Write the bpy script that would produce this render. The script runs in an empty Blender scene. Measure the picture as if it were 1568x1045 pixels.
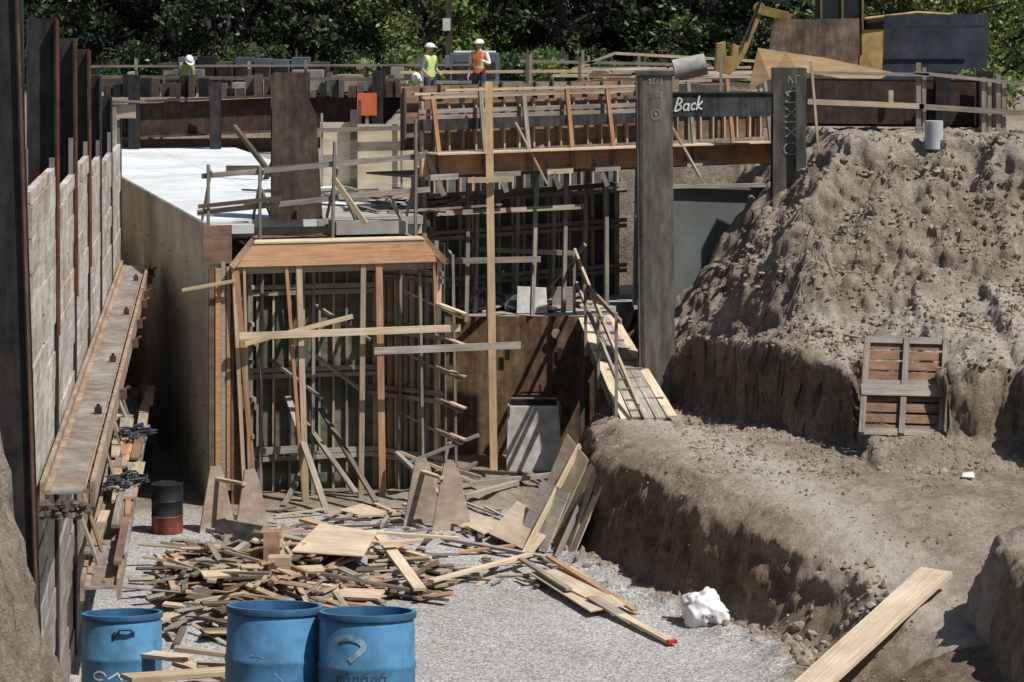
import bpy, bmesh, math, random
import numpy as np
from mathutils import Vector, Matrix, noise as mn
rng=random.Random(7)
nr=np.random.RandomState(5)
R=rng.uniform
scene=bpy.context.scene
COL=scene.collection
# ---------------------------------------------------------------- materials
def M(name,c1,c2,scale=(4,4,4),rough=.85,bump=.3,coord='Object',metal=0.0,stain=.35,sscale=.7,detail=6,bd=.01,lo=.35,hi=.65,streak=False,scol=None):
    m=bpy.data.materials.new(name); m.use_nodes=True
    nt=m.node_tree; N=nt.nodes; Lk=nt.links
    b=N['Principled BSDF']; b.inputs['Roughness'].default_value=rough; b.inputs['Metallic'].default_value=metal
    b.inputs['Specular IOR Level'].default_value=.3
    tc=N.new('ShaderNodeTexCoord'); mp=N.new('ShaderNodeMapping'); mp.inputs['Scale'].default_value=scale
    Lk.new(tc.outputs[coord],mp.inputs[0])
    n=N.new('ShaderNodeTexNoise'); n.inputs['Scale'].default_value=1; n.inputs['Detail'].default_value=detail; n.inputs['Roughness'].default_value=.65
    Lk.new(mp.outputs[0],n.inputs['Vector'])
    cr=N.new('ShaderNodeValToRGB'); cr.color_ramp.elements[0].position=lo; cr.color_ramp.elements[1].position=hi
    cr.color_ramp.elements[0].color=(*c1,1); cr.color_ramp.elements[1].color=(*c2,1)
    Lk.new(n.outputs['Fac'],cr.inputs[0])
    at=N.new('ShaderNodeAttribute'); at.attribute_name='tint'
    mx=N.new('ShaderNodeMix'); mx.data_type='RGBA'; mx.blend_type='MULTIPLY'; mx.inputs[0].default_value=1
    Lk.new(cr.outputs[0],mx.inputs[6]); Lk.new(at.outputs['Color'],mx.inputs[7])
    n2=N.new('ShaderNodeTexNoise'); n2.inputs['Scale'].default_value=sscale; n2.inputs['Detail'].default_value=5
    n2.inputs['Roughness'].default_value=.7
    if streak:
        mp2=N.new('ShaderNodeMapping'); mp2.inputs['Scale'].default_value=(4,4,.5); Lk.new(tc.outputs['Object'],mp2.inputs[0]); Lk.new(mp2.outputs[0],n2.inputs['Vector'])
    else: Lk.new(tc.outputs['Object'],n2.inputs['Vector'])
    cr2=N.new('ShaderNodeValToRGB'); k=1-stain
    sc=scol or (k,k*.97,k*.93)
    cr2.color_ramp.elements[0].position=.38; cr2.color_ramp.elements[1].position=.6
    cr2.color_ramp.elements[0].color=(*sc,1); cr2.color_ramp.elements[1].color=(1,1,1,1)
    Lk.new(n2.outputs['Fac'],cr2.inputs[0])
    mx2=N.new('ShaderNodeMix'); mx2.data_type='RGBA'; mx2.blend_type='MULTIPLY'; mx2.inputs[0].default_value=1
    Lk.new(mx.outputs[2],mx2.inputs[6]); Lk.new(cr2.outputs[0],mx2.inputs[7])
    Lk.new(mx2.outputs[2],b.inputs['Base Color'])
    if bump:
        bp=N.new('ShaderNodeBump'); bp.inputs['Strength'].default_value=bump; bp.inputs['Distance'].default_value=bd
        Lk.new(n.outputs['Fac'],bp.inputs['Height']); Lk.new(bp.outputs[0],b.inputs['Normal'])
    return m
GR=(1.2,28,1)
lumber=M('lumber',(.44,.34,.23),(.64,.53,.39),GR,coord='UV',stain=.25)
orange=M('fresh_lumber',(.40,.21,.11),(.60,.36,.20),GR,coord='UV',stain=.3)
weath=M('weathered_lumber',(.25,.22,.185),(.45,.41,.355),GR,coord='UV',stain=.35)
darkwood=M('dark_wood',(.10,.08,.06),(.22,.18,.14),GR,coord='UV',stain=.4)
plytan=M('plywood_tan',(.46,.37,.26),(.62,.53,.39),(1.2,7,1),coord='UV',stain=.25)
plybrown=M('plywood_brown',(.18,.11,.075),(.31,.21,.14),(1.2,7,1),coord='UV',stain=.4,sscale=1.5)
plygreen=M('form_ply_green',(.10,.11,.07),(.18,.19,.13),(2,5,1),coord='UV',stain=.45,sscale=1.2)
plyteal=M('form_ply_teal',(.09,.11,.10),(.16,.18,.165),(2,5,1),coord='UV',stain=.4,sscale=1.2)
steel=M('steel_dark',(.022,.022,.024),(.06,.054,.05),(3,3,3),rough=.6,metal=.2,stain=.5,sscale=1.5,streak=True)
steelg=M('steel_greygreen',(.085,.085,.075),(.21,.19,.155),(5,5,1.2),rough=.65,metal=.1,stain=.4,sscale=1.5,streak=True)
rust=M('steel_rusty',(.085,.058,.042),(.19,.13,.09),(4,4,4),rough=.8,metal=.1,stain=.5,sscale=1.1,streak=True)
rustlt=M('steel_dusty',(.27,.20,.145),(.42,.33,.25),(6,6,6),rough=.75,stain=.4,sscale=1.3)
webgrey=M('steel_web_dusty',(.20,.185,.17),(.35,.32,.285),(4,4,4),rough=.6,stain=.4,sscale=1.1,scol=(.68,.54,.45))
redrust=M('steel_red_rust',(.13,.065,.045),(.24,.12,.08),(4,4,4),rough=.7,stain=.4)
redpaint=M('red_paint',(.22,.06,.04),(.32,.10,.065),(4,4,4),rough=.75,stain=.5,sscale=4)
bluesteel=M('steel_bluish',(.028,.034,.048),(.055,.062,.08),(2,2,2),rough=.55,metal=.2,stain=.45,sscale=1.2)
conc=M('concrete_wall',(.42,.39,.32),(.58,.55,.475),(1.2,1.2,1.2),stain=.25,sscale=.5,bd=.02)
conclt=M('concrete_light',(.44,.43,.39),(.58,.57,.53),(5,5,5),stain=.3,sscale=1.2)
lagg=M('lagging',(.42,.39,.345),(.66,.635,.59),(1.5,9,1),coord='UV',stain=.45,sscale=1.3,bump=.6,bd=.02,scol=(.66,.58,.49))
deckm=M('deck_white',(.62,.66,.68),(.76,.79,.81),(2,2,2),stain=.15,sscale=.6,bump=.1)
blue=M('blue_plastic',(.07,.215,.38),(.10,.27,.45),(3,3,3),rough=.42,stain=.35,sscale=4,bump=.1)
bluedk=M('blue_plastic_rim',(.03,.10,.20),(.045,.13,.25),(3,3,3),rough=.45,stain=.3,sscale=5)
black=M('black_paint',(.012,.012,.013),(.03,.03,.03),(5,5,5),rough=.6)
white=M('white_paint',(.68,.68,.66),(.82,.82,.80),(6,6,6),stain=.1)
chalk=M('chalk_marking',(.30,.30,.28),(.62,.62,.60),(30,30,30),stain=.5,sscale=14)
whitebag=M('white_bag',(.70,.70,.70),(.82,.82,.82),(3,3,3),rough=.45,stain=.12,sscale=4)
yellow=M('machine_yellow',(.40,.27,.09),(.52,.36,.14),(3,3,3),rough=.55,stain=.45,sscale=2)
glassm=M('dark_glass',(.02,.025,.03),(.03,.035,.04),(1,1,1),rough=.1,stain=0)
orangesign=M('sign_orange',(.60,.12,.05),(.68,.17,.08),(3,3,3),stain=.1)
bluegrey=M('painted_blue_grey',(.15,.19,.24),(.22,.26,.31),(2,2,2),stain=.3)
lime=M('vest_lime',(.42,.62,.10),(.52,.72,.16),(8,8,8),stain=.15)
orvest=M('vest_orange',(.75,.20,.05),(.85,.28,.08),(8,8,8),stain=.15)
silver=M('reflective_tape',(.55,.56,.55),(.65,.66,.65),(8,8,8),stain=.1)
skin=M('skin',(.42,.24,.16),(.52,.31,.21),(8,8,8),rough=.55,stain=.1,bump=0)
jeans=M('jeans',(.03,.045,.08),(.06,.08,.13),(12,12,12),stain=.2)
shirtw=M('shirt_white',(.6,.6,.58),(.72,.72,.7),(8,8,8),stain=.1)
shirtg=M('shirt_grey',(.16,.17,.18),(.22,.23,.24),(8,8,8),stain=.1)
hair=M('hair',(.02,.015,.01),(.04,.03,.02),(20,20,20))
rope=M('rope_dark',(.03,.035,.05),(.09,.10,.13),(20,20,20))
redm=M('red_plastic',(.5,.03,.03),(.6,.05,.04),(8,8,8))
bark=M('bark',(.05,.04,.03),(.13,.11,.085),(6,6,1.5),stain=.4)
# ---------------------------------------------------------------- mesh builder
class G:
    def __init__(s,name):
        s.name=name; s.v=[]; s.f=[]; s.m=[]; s.uv=[]; s.t=[]; s.mats=[]
    def mi(s,m):
        if m not in s.mats: s.mats.append(m)
        return s.mats.index(m)
    def face(s,pts,m,uvs=None,t=1.0):
        i=len(s.v); s.v+=[tuple(p) for p in pts]; s.f.append(tuple(range(i,i+len(pts)))); s.m.append(s.mi(m))
        if uvs is None:
            p0=Vector(pts[0]); e1=(Vector(pts[1])-p0)
            if e1.length<1e-6: e1=Vector((1,0,0))
            e1.normalize(); nn=e1.cross(Vector(pts[-1])-p0); e2=nn.cross(e1)
            if e2.length>1e-9: e2.normalize()
            uvs=[((Vector(p)-p0).dot(e1),(Vector(p)-p0).dot(e2)) for p in pts]
        if not isinstance(t,tuple): t=(t,t,t)
        s.uv+=list(uvs); s.t+=[t]*len(pts)
    def hexa(s,c,m,t=None,L=None):
        if t is None:
            k=R(.70,1.12); t=(k,k*R(.96,1.02),k*R(.9,1.03))
        ou,ov=R(0,50),R(0,50)
        c=[Vector(p) for p in c]
        if L is None: L=(c[4]-c[0]).length
        for a,b in((0,1),(1,2),(2,3),(3,0)):
            w=(c[b]-c[a]).length
            ov2=ov+a*.37
            s.face([c[a],c[b],c[b+4],c[a+4]],m,[(ou,ov2),(ou,ov2+w),(ou+L,ov2+w),(ou+L,ov2)],t)
        w=(c[1]-c[0]).length; h=(c[2]-c[1]).length
        uv=[(ou,ov),(ou+w*.2,ov),(ou+w*.2,ov+h),(ou,ov+h)]
        s.face([c[3],c[2],c[1],c[0]],m,uv,t); s.face([c[4],c[5],c[6],c[7]],m,uv,t)
    def beam(s,p,q,w,h,m,up=(0,0,1),t=None):
        p=Vector(p);q=Vector(q);d=q-p;L=d.length
        if L<1e-6:return
        d.normalize();up=Vector(up)
        if abs(d.dot(up))>.98: up=Vector((0,1,0)) if abs(d.y)<.9 else Vector((1,0,0))
        sd=d.cross(up).normalized();u2=sd.cross(d)
        a=sd*(w/2);b=u2*(h/2)
        s.hexa([p-a-b,p+a-b,p+a+b,p-a+b,q-a-b,q+a-b,q+a+b,q-a+b],m,t,L)
    def post(s,x,y,z0,z1,w,d,m,ang=0,dx=0,dy=0,t=None):
        s.beam((x,y,z0),(x+dx,y+dy,z1),d,w,m,up=(math.cos(ang),math.sin(ang),0),t=t)
    def box(s,x0,x1,y0,y1,z0,z1,m,t=None):
        s.hexa([(x0,y0,z0),(x0,y1,z0),(x0,y1,z1),(x0,y0,z1),(x1,y0,z0),(x1,y1,z0),(x1,y1,z1),(x1,y0,z1)],m,t)
    def plate(s,pts,nrm,th,m,t=None):
        if t is None: t=R(.85,1.1)
        n=Vector(nrm).normalized()*th
        A=[Vector(p) for p in pts];B=[p+n for p in A]
        s.face(A[::-1],m,t=t);s.face(B,m,t=t)
        k=len(A)
        for i in range(k):
            j=(i+1)%k; s.face([A[i],A[j],B[j],B[i]],m,t=t)
    def hb(s,p,q,w,d,m,face=(0,-1,0),tf=.03,tw=.025,t=1.0):
        p=Vector(p);q=Vector(q);ax=(q-p).normalized();f=Vector(face);f=(f-ax*f.dot(ax)).normalized()
        for k in(-1,1): s.beam(p+f*(k*(d-tf)/2),q+f*(k*(d-tf)/2),w,tf,m,up=f,t=t)
        s.beam(p,q,tw,d-2*tf-.002,m,up=f,t=t)
    def lathe(s,c,prof,n,m,t=1.0,ax=None,ph=0):
        c=Vector(c)
        for i in range(len(prof)-1):
            (r0,z0),(r1,z1)=prof[i],prof[i+1]
            mm=m[i] if isinstance(m,list) else m
            for k in range(n):
                a0=2*math.pi*k/n+ph;a1=2*math.pi*(k+1)/n+ph
                P=[(r0*math.cos(a0),r0*math.sin(a0),z0),(r0*math.cos(a1),r0*math.sin(a1),z0),(r1*math.cos(a1),r1*math.sin(a1),z1),(r1*math.cos(a0),r1*math.sin(a0),z1)]
                P=[Vector(x) for x in P]
                if r1<1e-5:P=P[:3]
                elif r0<1e-5:P=P[1:]
                if ax is not None:P=[ax@x for x in P]
                s.face([c+x for x in P],mm,t=t)
    def ribbon(s,pts,w,m,nrm,t=1.0):
        n=Vector(nrm).normalized();pts=[Vector(p) for p in pts]
        for i in range(len(pts)-1):
            d=(pts[i+1]-pts[i])
            if d.length<1e-6: continue
            d.normalize();sd=d.cross(n)*w/2;e=d*w*.3
            s.face([pts[i]-sd-e,pts[i]+sd-e,pts[i+1]+sd+e,pts[i+1]-sd+e],m,t=t)
    def tube(s,pts,r,m,n=6,t=1.0):
        pts=[Vector(p) for p in pts];rings=[]
        for i,p in enumerate(pts):
            d=(pts[min(i+1,len(pts)-1)]-pts[max(i-1,0)]).normalized()
            a=d.cross(Vector((0,0,1)))
            if a.length<.05:a=d.cross(Vector((0,1,0)))
            a.normalize();b=d.cross(a);rr=r[i] if isinstance(r,(list,tuple)) else r
            rings.append([p+(a*math.cos(2*math.pi*k/n)+b*math.sin(2*math.pi*k/n))*rr for k in range(n)])
        for i in range(len(rings)-1):
            for k in range(n):
                s.face([rings[i][k],rings[i][(k+1)%n],rings[i+1][(k+1)%n],rings[i+1][k]],m,t=t)
    def done(s,smooth=False,bevel=0):
        me=bpy.data.meshes.new(s.name)
        v=np.array(s.v,dtype=float);c=(v.min(0)+v.max(0))/2;c[2]=v[:,2].min()
        me.from_pydata([tuple(x) for x in (v-c)],[],s.f)
        for m in s.mats:me.materials.append(m)
        me.polygons.foreach_set('material_index',s.m)
        uvl=me.uv_layers.new(name='UVMap');uvl.data.foreach_set('uv',np.array(s.uv,dtype=np.float32).ravel())
        ca=me.color_attributes.new('tint','FLOAT_COLOR','CORNER')
        tt=np.ones((len(s.t),4),dtype=np.float32);tt[:,:3]=np.array(s.t);ca.data.foreach_set('color',tt.ravel())
        if smooth or bevel:
            bm=bmesh.new();bm.from_mesh(me);bmesh.ops.remove_doubles(bm,verts=bm.verts,dist=.0005)
            bm.to_mesh(me);bm.free()
            if smooth:
                me.polygons.foreach_set('use_smooth',[True]*len(me.polygons))
        o=bpy.data.objects.new(s.name,me);o.location=c;COL.objects.link(o)
        if smooth:
            try: me.set_sharp_from_angle(angle=math.radians(40))
            except Exception: pass
        if bevel:
            b=o.modifiers.new('b','BEVEL');b.width=bevel;b.segments=2;b.limit_method='ANGLE'
        return o
# ---------------------------------------------------------------- noise / terrain
LAT=nr.rand(256,256)
def vn(x,y):
    xi=np.floor(x).astype(int);yi=np.floor(y).astype(int);fx=x-xi;fy=y-yi
    fx=fx*fx*(3-2*fx);fy=fy*fy*(3-2*fy)
    a=LAT[xi%256,yi%256];b=LAT[(xi+1)%256,yi%256];c=LAT[xi%256,(yi+1)%256];d=LAT[(xi+1)%256,(yi+1)%256]
    return (a*(1-fx)+b*fx)*(1-fy)+(c*(1-fx)+d*fx)*fy-.5
LAT3=np.random.RandomState(9).rand(64,64,64)
def vn3(x,y,z):
    xi=np.floor(x).astype(int);yi=np.floor(y).astype(int);zi=np.floor(z).astype(int)
    fx=x-xi;fy=y-yi;fz=z-zi;fx=fx*fx*(3-2*fx);fy=fy*fy*(3-2*fy);fz=fz*fz*(3-2*fz);r=0
    for i in(0,1):
        for j in(0,1):
            for k in(0,1):
                r=r+LAT3[(xi+i)%64,(yi+j)%64,(zi+k)%64]*(fx if i else 1-fx)*(fy if j else 1-fy)*(fz if k else 1-fz)
    return r-.5
def fbm(x,y,s,o=4,g=.5):
    r=0;a=1;f=1/s
    for i in range(o):
        ca,sa=math.cos(i*1.1),math.sin(i*1.1)
        r=r+a*vn((x*ca-y*sa)*f+17*i+40,(x*sa+y*ca)*f+31*i+60);a*=g;f*=2.03
    return r
def ss(a,b,x):
    t=np.clip((x-a)/(b-a),0,1);return t*t*(3-2*t)
def wallx(Y):return -2.2-.1135*Y
def terrain(X,Y):
    X=np.asarray(X,float);Y=np.asarray(Y,float)
    nb=fbm(X,Y,1.6,3);ns=fbm(X+9,Y+3,.5,3,.6);nt=fbm(X+4,Y-7,.16,2,.7)
    ridg=np.abs(fbm(X+3,Y*.6+8,.8,3,.55))
    Z=.05*nb+.012*ns
    xb=np.interp(Y,[20,36,38.0,39.6,42,44.7,48,50,52,54,58,62],[4.3,4.2,4.3,3.4,2.27,1.25,1.0,1.1,1.35,1.7,1.9,2.2])
    d=X-xb+.35*nb+.09*ns+.02*nt
    fw=np.interp(Y,[36,38,40],[1.8,1.1,.55])
    ztop=np.interp(Y,[30,36,38,40,42.5,45,50,54,60],[.9,1.0,1.2,1.6,1.8,1.85,1.6,1.6,1.6])
    bank=ss(0,1,d/fw)
    bank=bank*.88+.12*ss(0,1,(d/fw)-.9)
    notch=1.5*ss(5.85,6.05,X+.12*ns)*(1-ss(7.3,7.45,X+.1*ns))
    notch=np.maximum(notch,1.15*ss(7.25,7.4,X)*(1-ss(8.55,8.75,X+.15*ns)))  # niche: right side is out of view, shaped to shade the hollow
    yt=np.interp(X,[0,3.0,4.08,5.1,5.8,6.83,8.4,12],[58,51.3,48.8,46.0,44.6,43,42.7,42.5])
    d2=Y-yt-notch+.6*nb+.2*ns+.04*nt
    nz=ztop+.12*nb+.06*ns+.025*nt
    nfl=(notch/1.5)*np.clip((Y-43.0)*.38,0,.6)
    base=nz+nfl
    ysl=np.interp(X,[3,4,5,6,8,12],[51.6,49.8,48.2,47.9,48.0,48.2])
    d3=Y-ysl+.8*nb+.2*ns
    m=base+(3.05-ztop-nfl+.10*nb)*ss(0,.5,d2)+.17*np.clip(d2,0,5.2)*ss(3.5,5.5,X)+.05*np.clip(d2,0,5)
    rough=ss(0,1.2,d3)
    m=m+.64*np.clip(d3,0,None)-.3*np.exp(-((d3-2.6)/.8)**2)
    m=m+(.3+.7*rough)*(.38*nb+.15*ns+.11*nt)*ss(0,.6,d2)-rough*.38*(ridg-.12)
    fx=2.4+(X-3+.4*nb+.25*ns)*1.17+rough*(.16*ns+.1*nt)
    m=np.minimum(m,np.maximum(fx,base))
    crest=6.7+.16*nb+.12*ns+.07*nt
    m=np.minimum(m,crest)
    for (hx,hy,hr) in((7.95,51.7,.2),(7.9,50.9,.22),(7.85,50.2,.22),(7.75,49.3,.2)):
        m=m-.4*np.exp(-(((X-hx)/hr)**2+((Y-hy)/(hr*1.1))**2)**2)
    top=np.where(d2>0,np.maximum(m,1.0),base)
    Z=Z*(1-bank)+top*bank
    Z=Z+.15*np.exp(-((d+.25)/.35)**2)*(.4+ns+.5)*(Y<46)
    b=ss(5.9,6.6,X+.35*nb+.1*ns)*(1-ss(36.2,37.6,Y+.3*ns))
    Z=np.maximum(Z,b*(2.15+.25*np.clip(X-6.5,0,3)+.3*nb+.15*ns+.05*nt))
    far=ss(61.5,62.5,Y)*ss(-3.3,-3.0,X)+ss(76.6,77.2,Y)
    Z=np.maximum(Z,np.clip(far,0,1)*(6.6+.06*nb))
    Z=Z+.35*np.exp(-(((X+.9)/1.3)**2+((Y-50.2)/1.0)**2))*(.8+ns)
    wx=np.minimum(wallx(Y),7.3-.272*Y)-.35
    Z=np.where((X<wx)&(Y>26.6),6.2+.1*nb,Z)
    lf=np.clip((-.1425*Y-X+.45*nb+.16*ns+.06*nt)*4.0,0,6.4+.3*nb)
    Z=np.where((Y<=26.8)&(X<0),np.maximum(Z,lf*(1-ss(26.3,26.8,Y))),Z)
    ed=np.where(X<-2.05,20.2,17.1)
    lz=np.where(X<-2.05,4.1,4.88)
    led=np.where(Y<ed,lz,lz*(1-ss(0,1.2,Y-ed)))
    led=np.where(Y<14.5,np.maximum(lz,np.interp(Y,[-50,3.5,14.5],[7.85,7.85,4.88])),led)
    Z=np.where(Y<22,np.maximum(Z,led),Z)
    grav=(1-ss(-.5,.0,d+.3*ns))*(1-ss(47.5,49.5,Y+1.2*nb))*(Z<.5)
    path=np.exp(-((X-np.interp(Y,[36,37.7,40,42.4,45.2,49],[5.9,5.7,5.1,4.35,3.5,2.6])+.3*nb)/.7)**2)*(Y>35)*(Y<50)
    path=np.maximum(path,.7*ss(.5,1.0,d2)*(1-ss(-.3,.4,d3))*(X>5.3))
    path=np.maximum(path,.35*ss(6.1,6.6,Z)*(Y<60)*(Y>45))
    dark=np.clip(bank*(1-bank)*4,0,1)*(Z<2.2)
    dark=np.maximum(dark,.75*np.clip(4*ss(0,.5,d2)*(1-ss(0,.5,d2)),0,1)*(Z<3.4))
    return Z,grav,path,dark
xs=np.concatenate([[-400,-200,-100,-60,-40,-28,-20],np.arange(-14,-7,.25),np.arange(-7,0,.07),np.arange(0,10.8,.042),np.arange(10.8,16,.3),[18,22,30,45,70,120,220,400]])
ys=np.concatenate([[-60,-20,0],np.arange(3,16,.5),np.arange(16,36,.09),np.arange(36,54.5,.042),np.arange(54.5,64,.15),np.arange(64,80,.4),np.arange(80,130,3),[150,200,300,500,900]])
XX,YY=np.meshgrid(xs,ys)
ZZ,GV,PT,DK=terrain(XX,YY)
gy,gx=np.gradient(ZZ,ys,xs)
ln=np.sqrt(gx**2+gy**2+1);NX,NY,NZ=-gx/ln,-gy/ln,1/ln
reg=((XX>-6.2)&(XX<10.8)&(YY>20)&(YY<55)&(GV<.3)).astype(float)*ss(.15,.6,ZZ)
reg=reg*np.where((XX<-4)&(YY>26),0,1)
D=.24*vn3(XX/.55+5,YY/.55,ZZ/.34)+.20*vn3(XX/.22,YY/.22+3,ZZ/.15)+.15*vn3(XX/.1,YY/.1,ZZ/.08+7)
D=D*reg*(.3+.7*ss(.2,.8,1-NZ))*.8
XP,YP,ZP=XX+NX*D,YY+NY*D,ZZ+NZ*D*.7
nx,ny=len(xs),len(ys)
me=bpy.data.meshes.new('ground')
me.vertices.add(nx*ny);me.vertices.foreach_set('co',np.stack([XP,YP,ZP],-1).astype(np.float32).ravel())
idx=np.arange(nx*ny).reshape(ny,nx)
q=np.stack([idx[:-1,:-1],idx[:-1,1:],idx[1:,1:],idx[1:,:-1]],-1).reshape(-1,4)
me.loops.add(q.size);me.loops.foreach_set('vertex_index',q.ravel().astype(np.int32))
me.polygons.add(len(q));me.polygons.foreach_set('loop_start',(np.arange(len(q))*4).astype(np.int32))
me.update(calc_edges=True);me.validate()
me.polygons.foreach_set('use_smooth',[True]*len(me.polygons))
ca=me.color_attributes.new('mask','FLOAT_COLOR','POINT')
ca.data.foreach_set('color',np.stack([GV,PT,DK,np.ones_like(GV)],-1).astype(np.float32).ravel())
gm=bpy.data.materials.new('soil_and_gravel');gm.use_nodes=True
nt=gm.node_tree;N=nt.nodes;Lk=nt.links;bs=N['Principled BSDF'];bs.inputs['Roughness'].default_value=.95;bs.inputs['Specular IOR Level'].default_value=.1
tc=N.new('ShaderNodeTexCoord')
def noi(sc,det=6,ro=.6):
    n=N.new('ShaderNodeTexNoise');n.inputs['Scale'].default_value=sc;n.inputs['Detail'].default_value=det;n.inputs['Roughness'].default_value=ro;Lk.new(tc.outputs['Object'],n.inputs['Vector']);return n
def ramp(src,a,ca_,b,cb_):
    r=N.new('ShaderNodeValToRGB');r.color_ramp.elements[0].position=a;r.color_ramp.elements[1].position=b;r.color_ramp.elements[0].color=(*ca_,1);r.color_ramp.elements[1].color=(*cb_,1);Lk.new(src,r.inputs[0]);return r.outputs[0]
def mix(f,a,b,mode='MIX'):
    m=N.new('ShaderNodeMix');m.data_type='RGBA';m.blend_type=mode
    if isinstance(f,float):m.inputs[0].default_value=f
    else:Lk.new(f,m.inputs[0])
    Lk.new(a,m.inputs[6]);Lk.new(b,m.inputs[7]);return m.outputs[2]
at=N.new('ShaderNodeAttribute');at.attribute_name='mask';sp=N.new('ShaderNodeSeparateColor');Lk.new(at.outputs['Color'],sp.inputs[0])
n1=noi(1.1,8,.68);n2=noi(11,7,.75);n3=noi(.35,4);n4=noi(45,3,.6)
dirt=ramp(n1.outputs['Fac'],.34,(.235,.185,.135),.66,(.42,.36,.285))
dirt=mix(1.0,dirt,ramp(n2.outputs['Fac'],.3,(.62,.605,.58),.6,(1.14,1.13,1.12)),'MULTIPLY')
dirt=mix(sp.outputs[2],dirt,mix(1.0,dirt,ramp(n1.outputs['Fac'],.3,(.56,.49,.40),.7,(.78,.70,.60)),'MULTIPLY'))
pathc=ramp(n2.outputs['Fac'],.3,(.44,.385,.315),.7,(.60,.545,.465))
pm=N.new('ShaderNodeMath');pm.operation='MULTIPLY';Lk.new(sp.outputs[1],pm.inputs[0]);pm.inputs[1].default_value=.85
dirt=mix(pm.outputs[0],dirt,pathc)
vo=N.new('ShaderNodeTexVoronoi');vo.inputs['Scale'].default_value=30;Lk.new(tc.outputs['Object'],vo.inputs['Vector'])
sv=N.new('ShaderNodeSeparateColor');Lk.new(vo.outputs['Color'],sv.inputs[0])
gc=ramp(sv.outputs[0],.05,(.31,.305,.29),.95,(.66,.65,.63))
gc=mix(1.0,gc,ramp(vo.outputs['Distance'],.3,(1,1,1),.8,(.55,.54,.52)),'MULTIPLY')
gc=mix(1.0,gc,ramp(n3.outputs['Fac'],.35,(.82,.79,.75),.62,(1.0,1.0,1.0)),'MULTIPLY')
col=mix(sp.outputs[0],dirt,gc)
sx_=N.new('ShaderNodeSeparateXYZ');Lk.new(tc.outputs['Object'],sx_.inputs[0])
mr=N.new('ShaderNodeMapRange');mr.inputs[1].default_value=80;mr.inputs[2].default_value=86;Lk.new(sx_.outputs[1],mr.inputs[0])
grass=ramp(n3.outputs['Fac'],.35,(.02,.03,.012),.65,(.07,.075,.035))
col=mix(mr.outputs[0],col,grass)
Lk.new(col,bs.inputs['Base Color'])
b1=N.new('ShaderNodeBump');b1.inputs['Strength'].default_value=.9;b1.inputs['Distance'].default_value=.09;Lk.new(n2.outputs['Fac'],b1.inputs['Height'])
inv=N.new('ShaderNodeMath');inv.operation='MULTIPLY_ADD';Lk.new(sp.outputs[0],inv.inputs[0]);inv.inputs[1].default_value=-.75;inv.inputs[2].default_value=.95;Lk.new(inv.outputs[0],b1.inputs['Strength'])
b3=N.new('ShaderNodeBump');b3.inputs['Strength'].default_value=.6;b3.inputs['Distance'].default_value=.025;Lk.new(n4.outputs['Fac'],b3.inputs['Height']);Lk.new(b1.outputs[0],b3.inputs['Normal'])
b2=N.new('ShaderNodeBump');b2.inputs['Strength'].default_value=.3;b2.inputs['Distance'].default_value=.02;b2.invert=True;Lk.new(vo.outputs['Distance'],b2.inputs['Height']);Lk.new(b3.outputs[0],b2.inputs['Normal'])
Lk.new(b2.outputs[0],bs.inputs['Normal'])
me.materials.append(gm)
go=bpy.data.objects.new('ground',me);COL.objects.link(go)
def hz(x,y):return float(terrain(np.array([x]),np.array([y]))[0][0])
# clods -------------------------------------------------
dirtm=M('dirt_clod',(.235,.185,.135),(.42,.36,.285),(5,5,5),rough=.95,stain=.3,bump=.8,bd=.03)
stonem=M('gravel_stone',(.4,.39,.37),(.66,.65,.63),(9,9,9),rough=.9,stain=.1)
phi=(1+5**.5)/2
ico=np.array([(-1,phi,0),(1,phi,0),(-1,-phi,0),(1,-phi,0),(0,-1,phi),(0,1,phi),(0,-1,-phi),(0,1,-phi),(phi,0,-1),(phi,0,1),(-phi,0,-1),(-phi,0,1)])/1.9
icf=[(0,11,5),(0,5,1),(0,1,7),(0,7,10),(0,10,11),(1,5,9),(5,11,4),(11,10,2),(10,7,6),(7,1,8),(3,9,4),(3,4,2),(3,2,6),(3,6,8),(3,8,9),(4,9,5),(2,4,11),(6,2,10),(8,6,7),(9,8,1)]
def scatter(name,P,S,mat,sink=.0):
    Z=terrain(P[:,0],P[:,1])[0]
    n=len(P);V=ico[None]*(S[:,None,None])*(1+.6*(nr.rand(n,12,1)-.5))*nr.uniform(.5,1.35,(n,1,3))
    V=V+np.stack([P[:,0],P[:,1],Z-S*sink],-1)[:,None,:]
    F=(np.array(icf)[None]+12*np.arange(n)[:,None,None]).reshape(-1,3)
    me=bpy.data.meshes.new(name);me.from_pydata(V.reshape(-1,3).tolist(),[],F.tolist());me.materials.append(mat)
    ca=me.color_attributes.new('tint','FLOAT_COLOR','POINT');t=np.ones((n,12,4));t[:,:,:3]=nr.uniform(.75,1.15,(n,1,1));ca.data.foreach_set('color',t.astype(np.float32).ravel())
    o=bpy.data.objects.new(name,me);COL.objects.link(o)
P=[];S=[]
def rp(n,x0,x1,y0,y1,s0,s1,e=4):
    p=np.stack([nr.uniform(x0,x1,n),nr.uniform(y0,y1,n)],-1);P.append(p);S.append(s0+(s1-s0)*nr.rand(n)**e)
rp(12000,3,10.5,46,53,.012,.07,5);rp(4000,3,10.5,42.5,47,.01,.05,5);rp(1600,4,10.5,34,43,.01,.035);rp(700,1,5,40,50,.01,.035);rp(130,4.0,5.4,36.5,38.6,.04,.12)
n=700;yy=nr.uniform(37,46,n);xx=np.interp(yy,[36,38.0,39.6,42,44.7,48],[4.2,4.3,3.4,2.27,1.25,1.0])-.12+nr.normal(0,.18,n);P.append(np.stack([xx,yy],-1));S.append(.012+.07*nr.rand(n)**4)
Pa=np.concatenate(P);Sa=np.concatenate(S)
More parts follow.
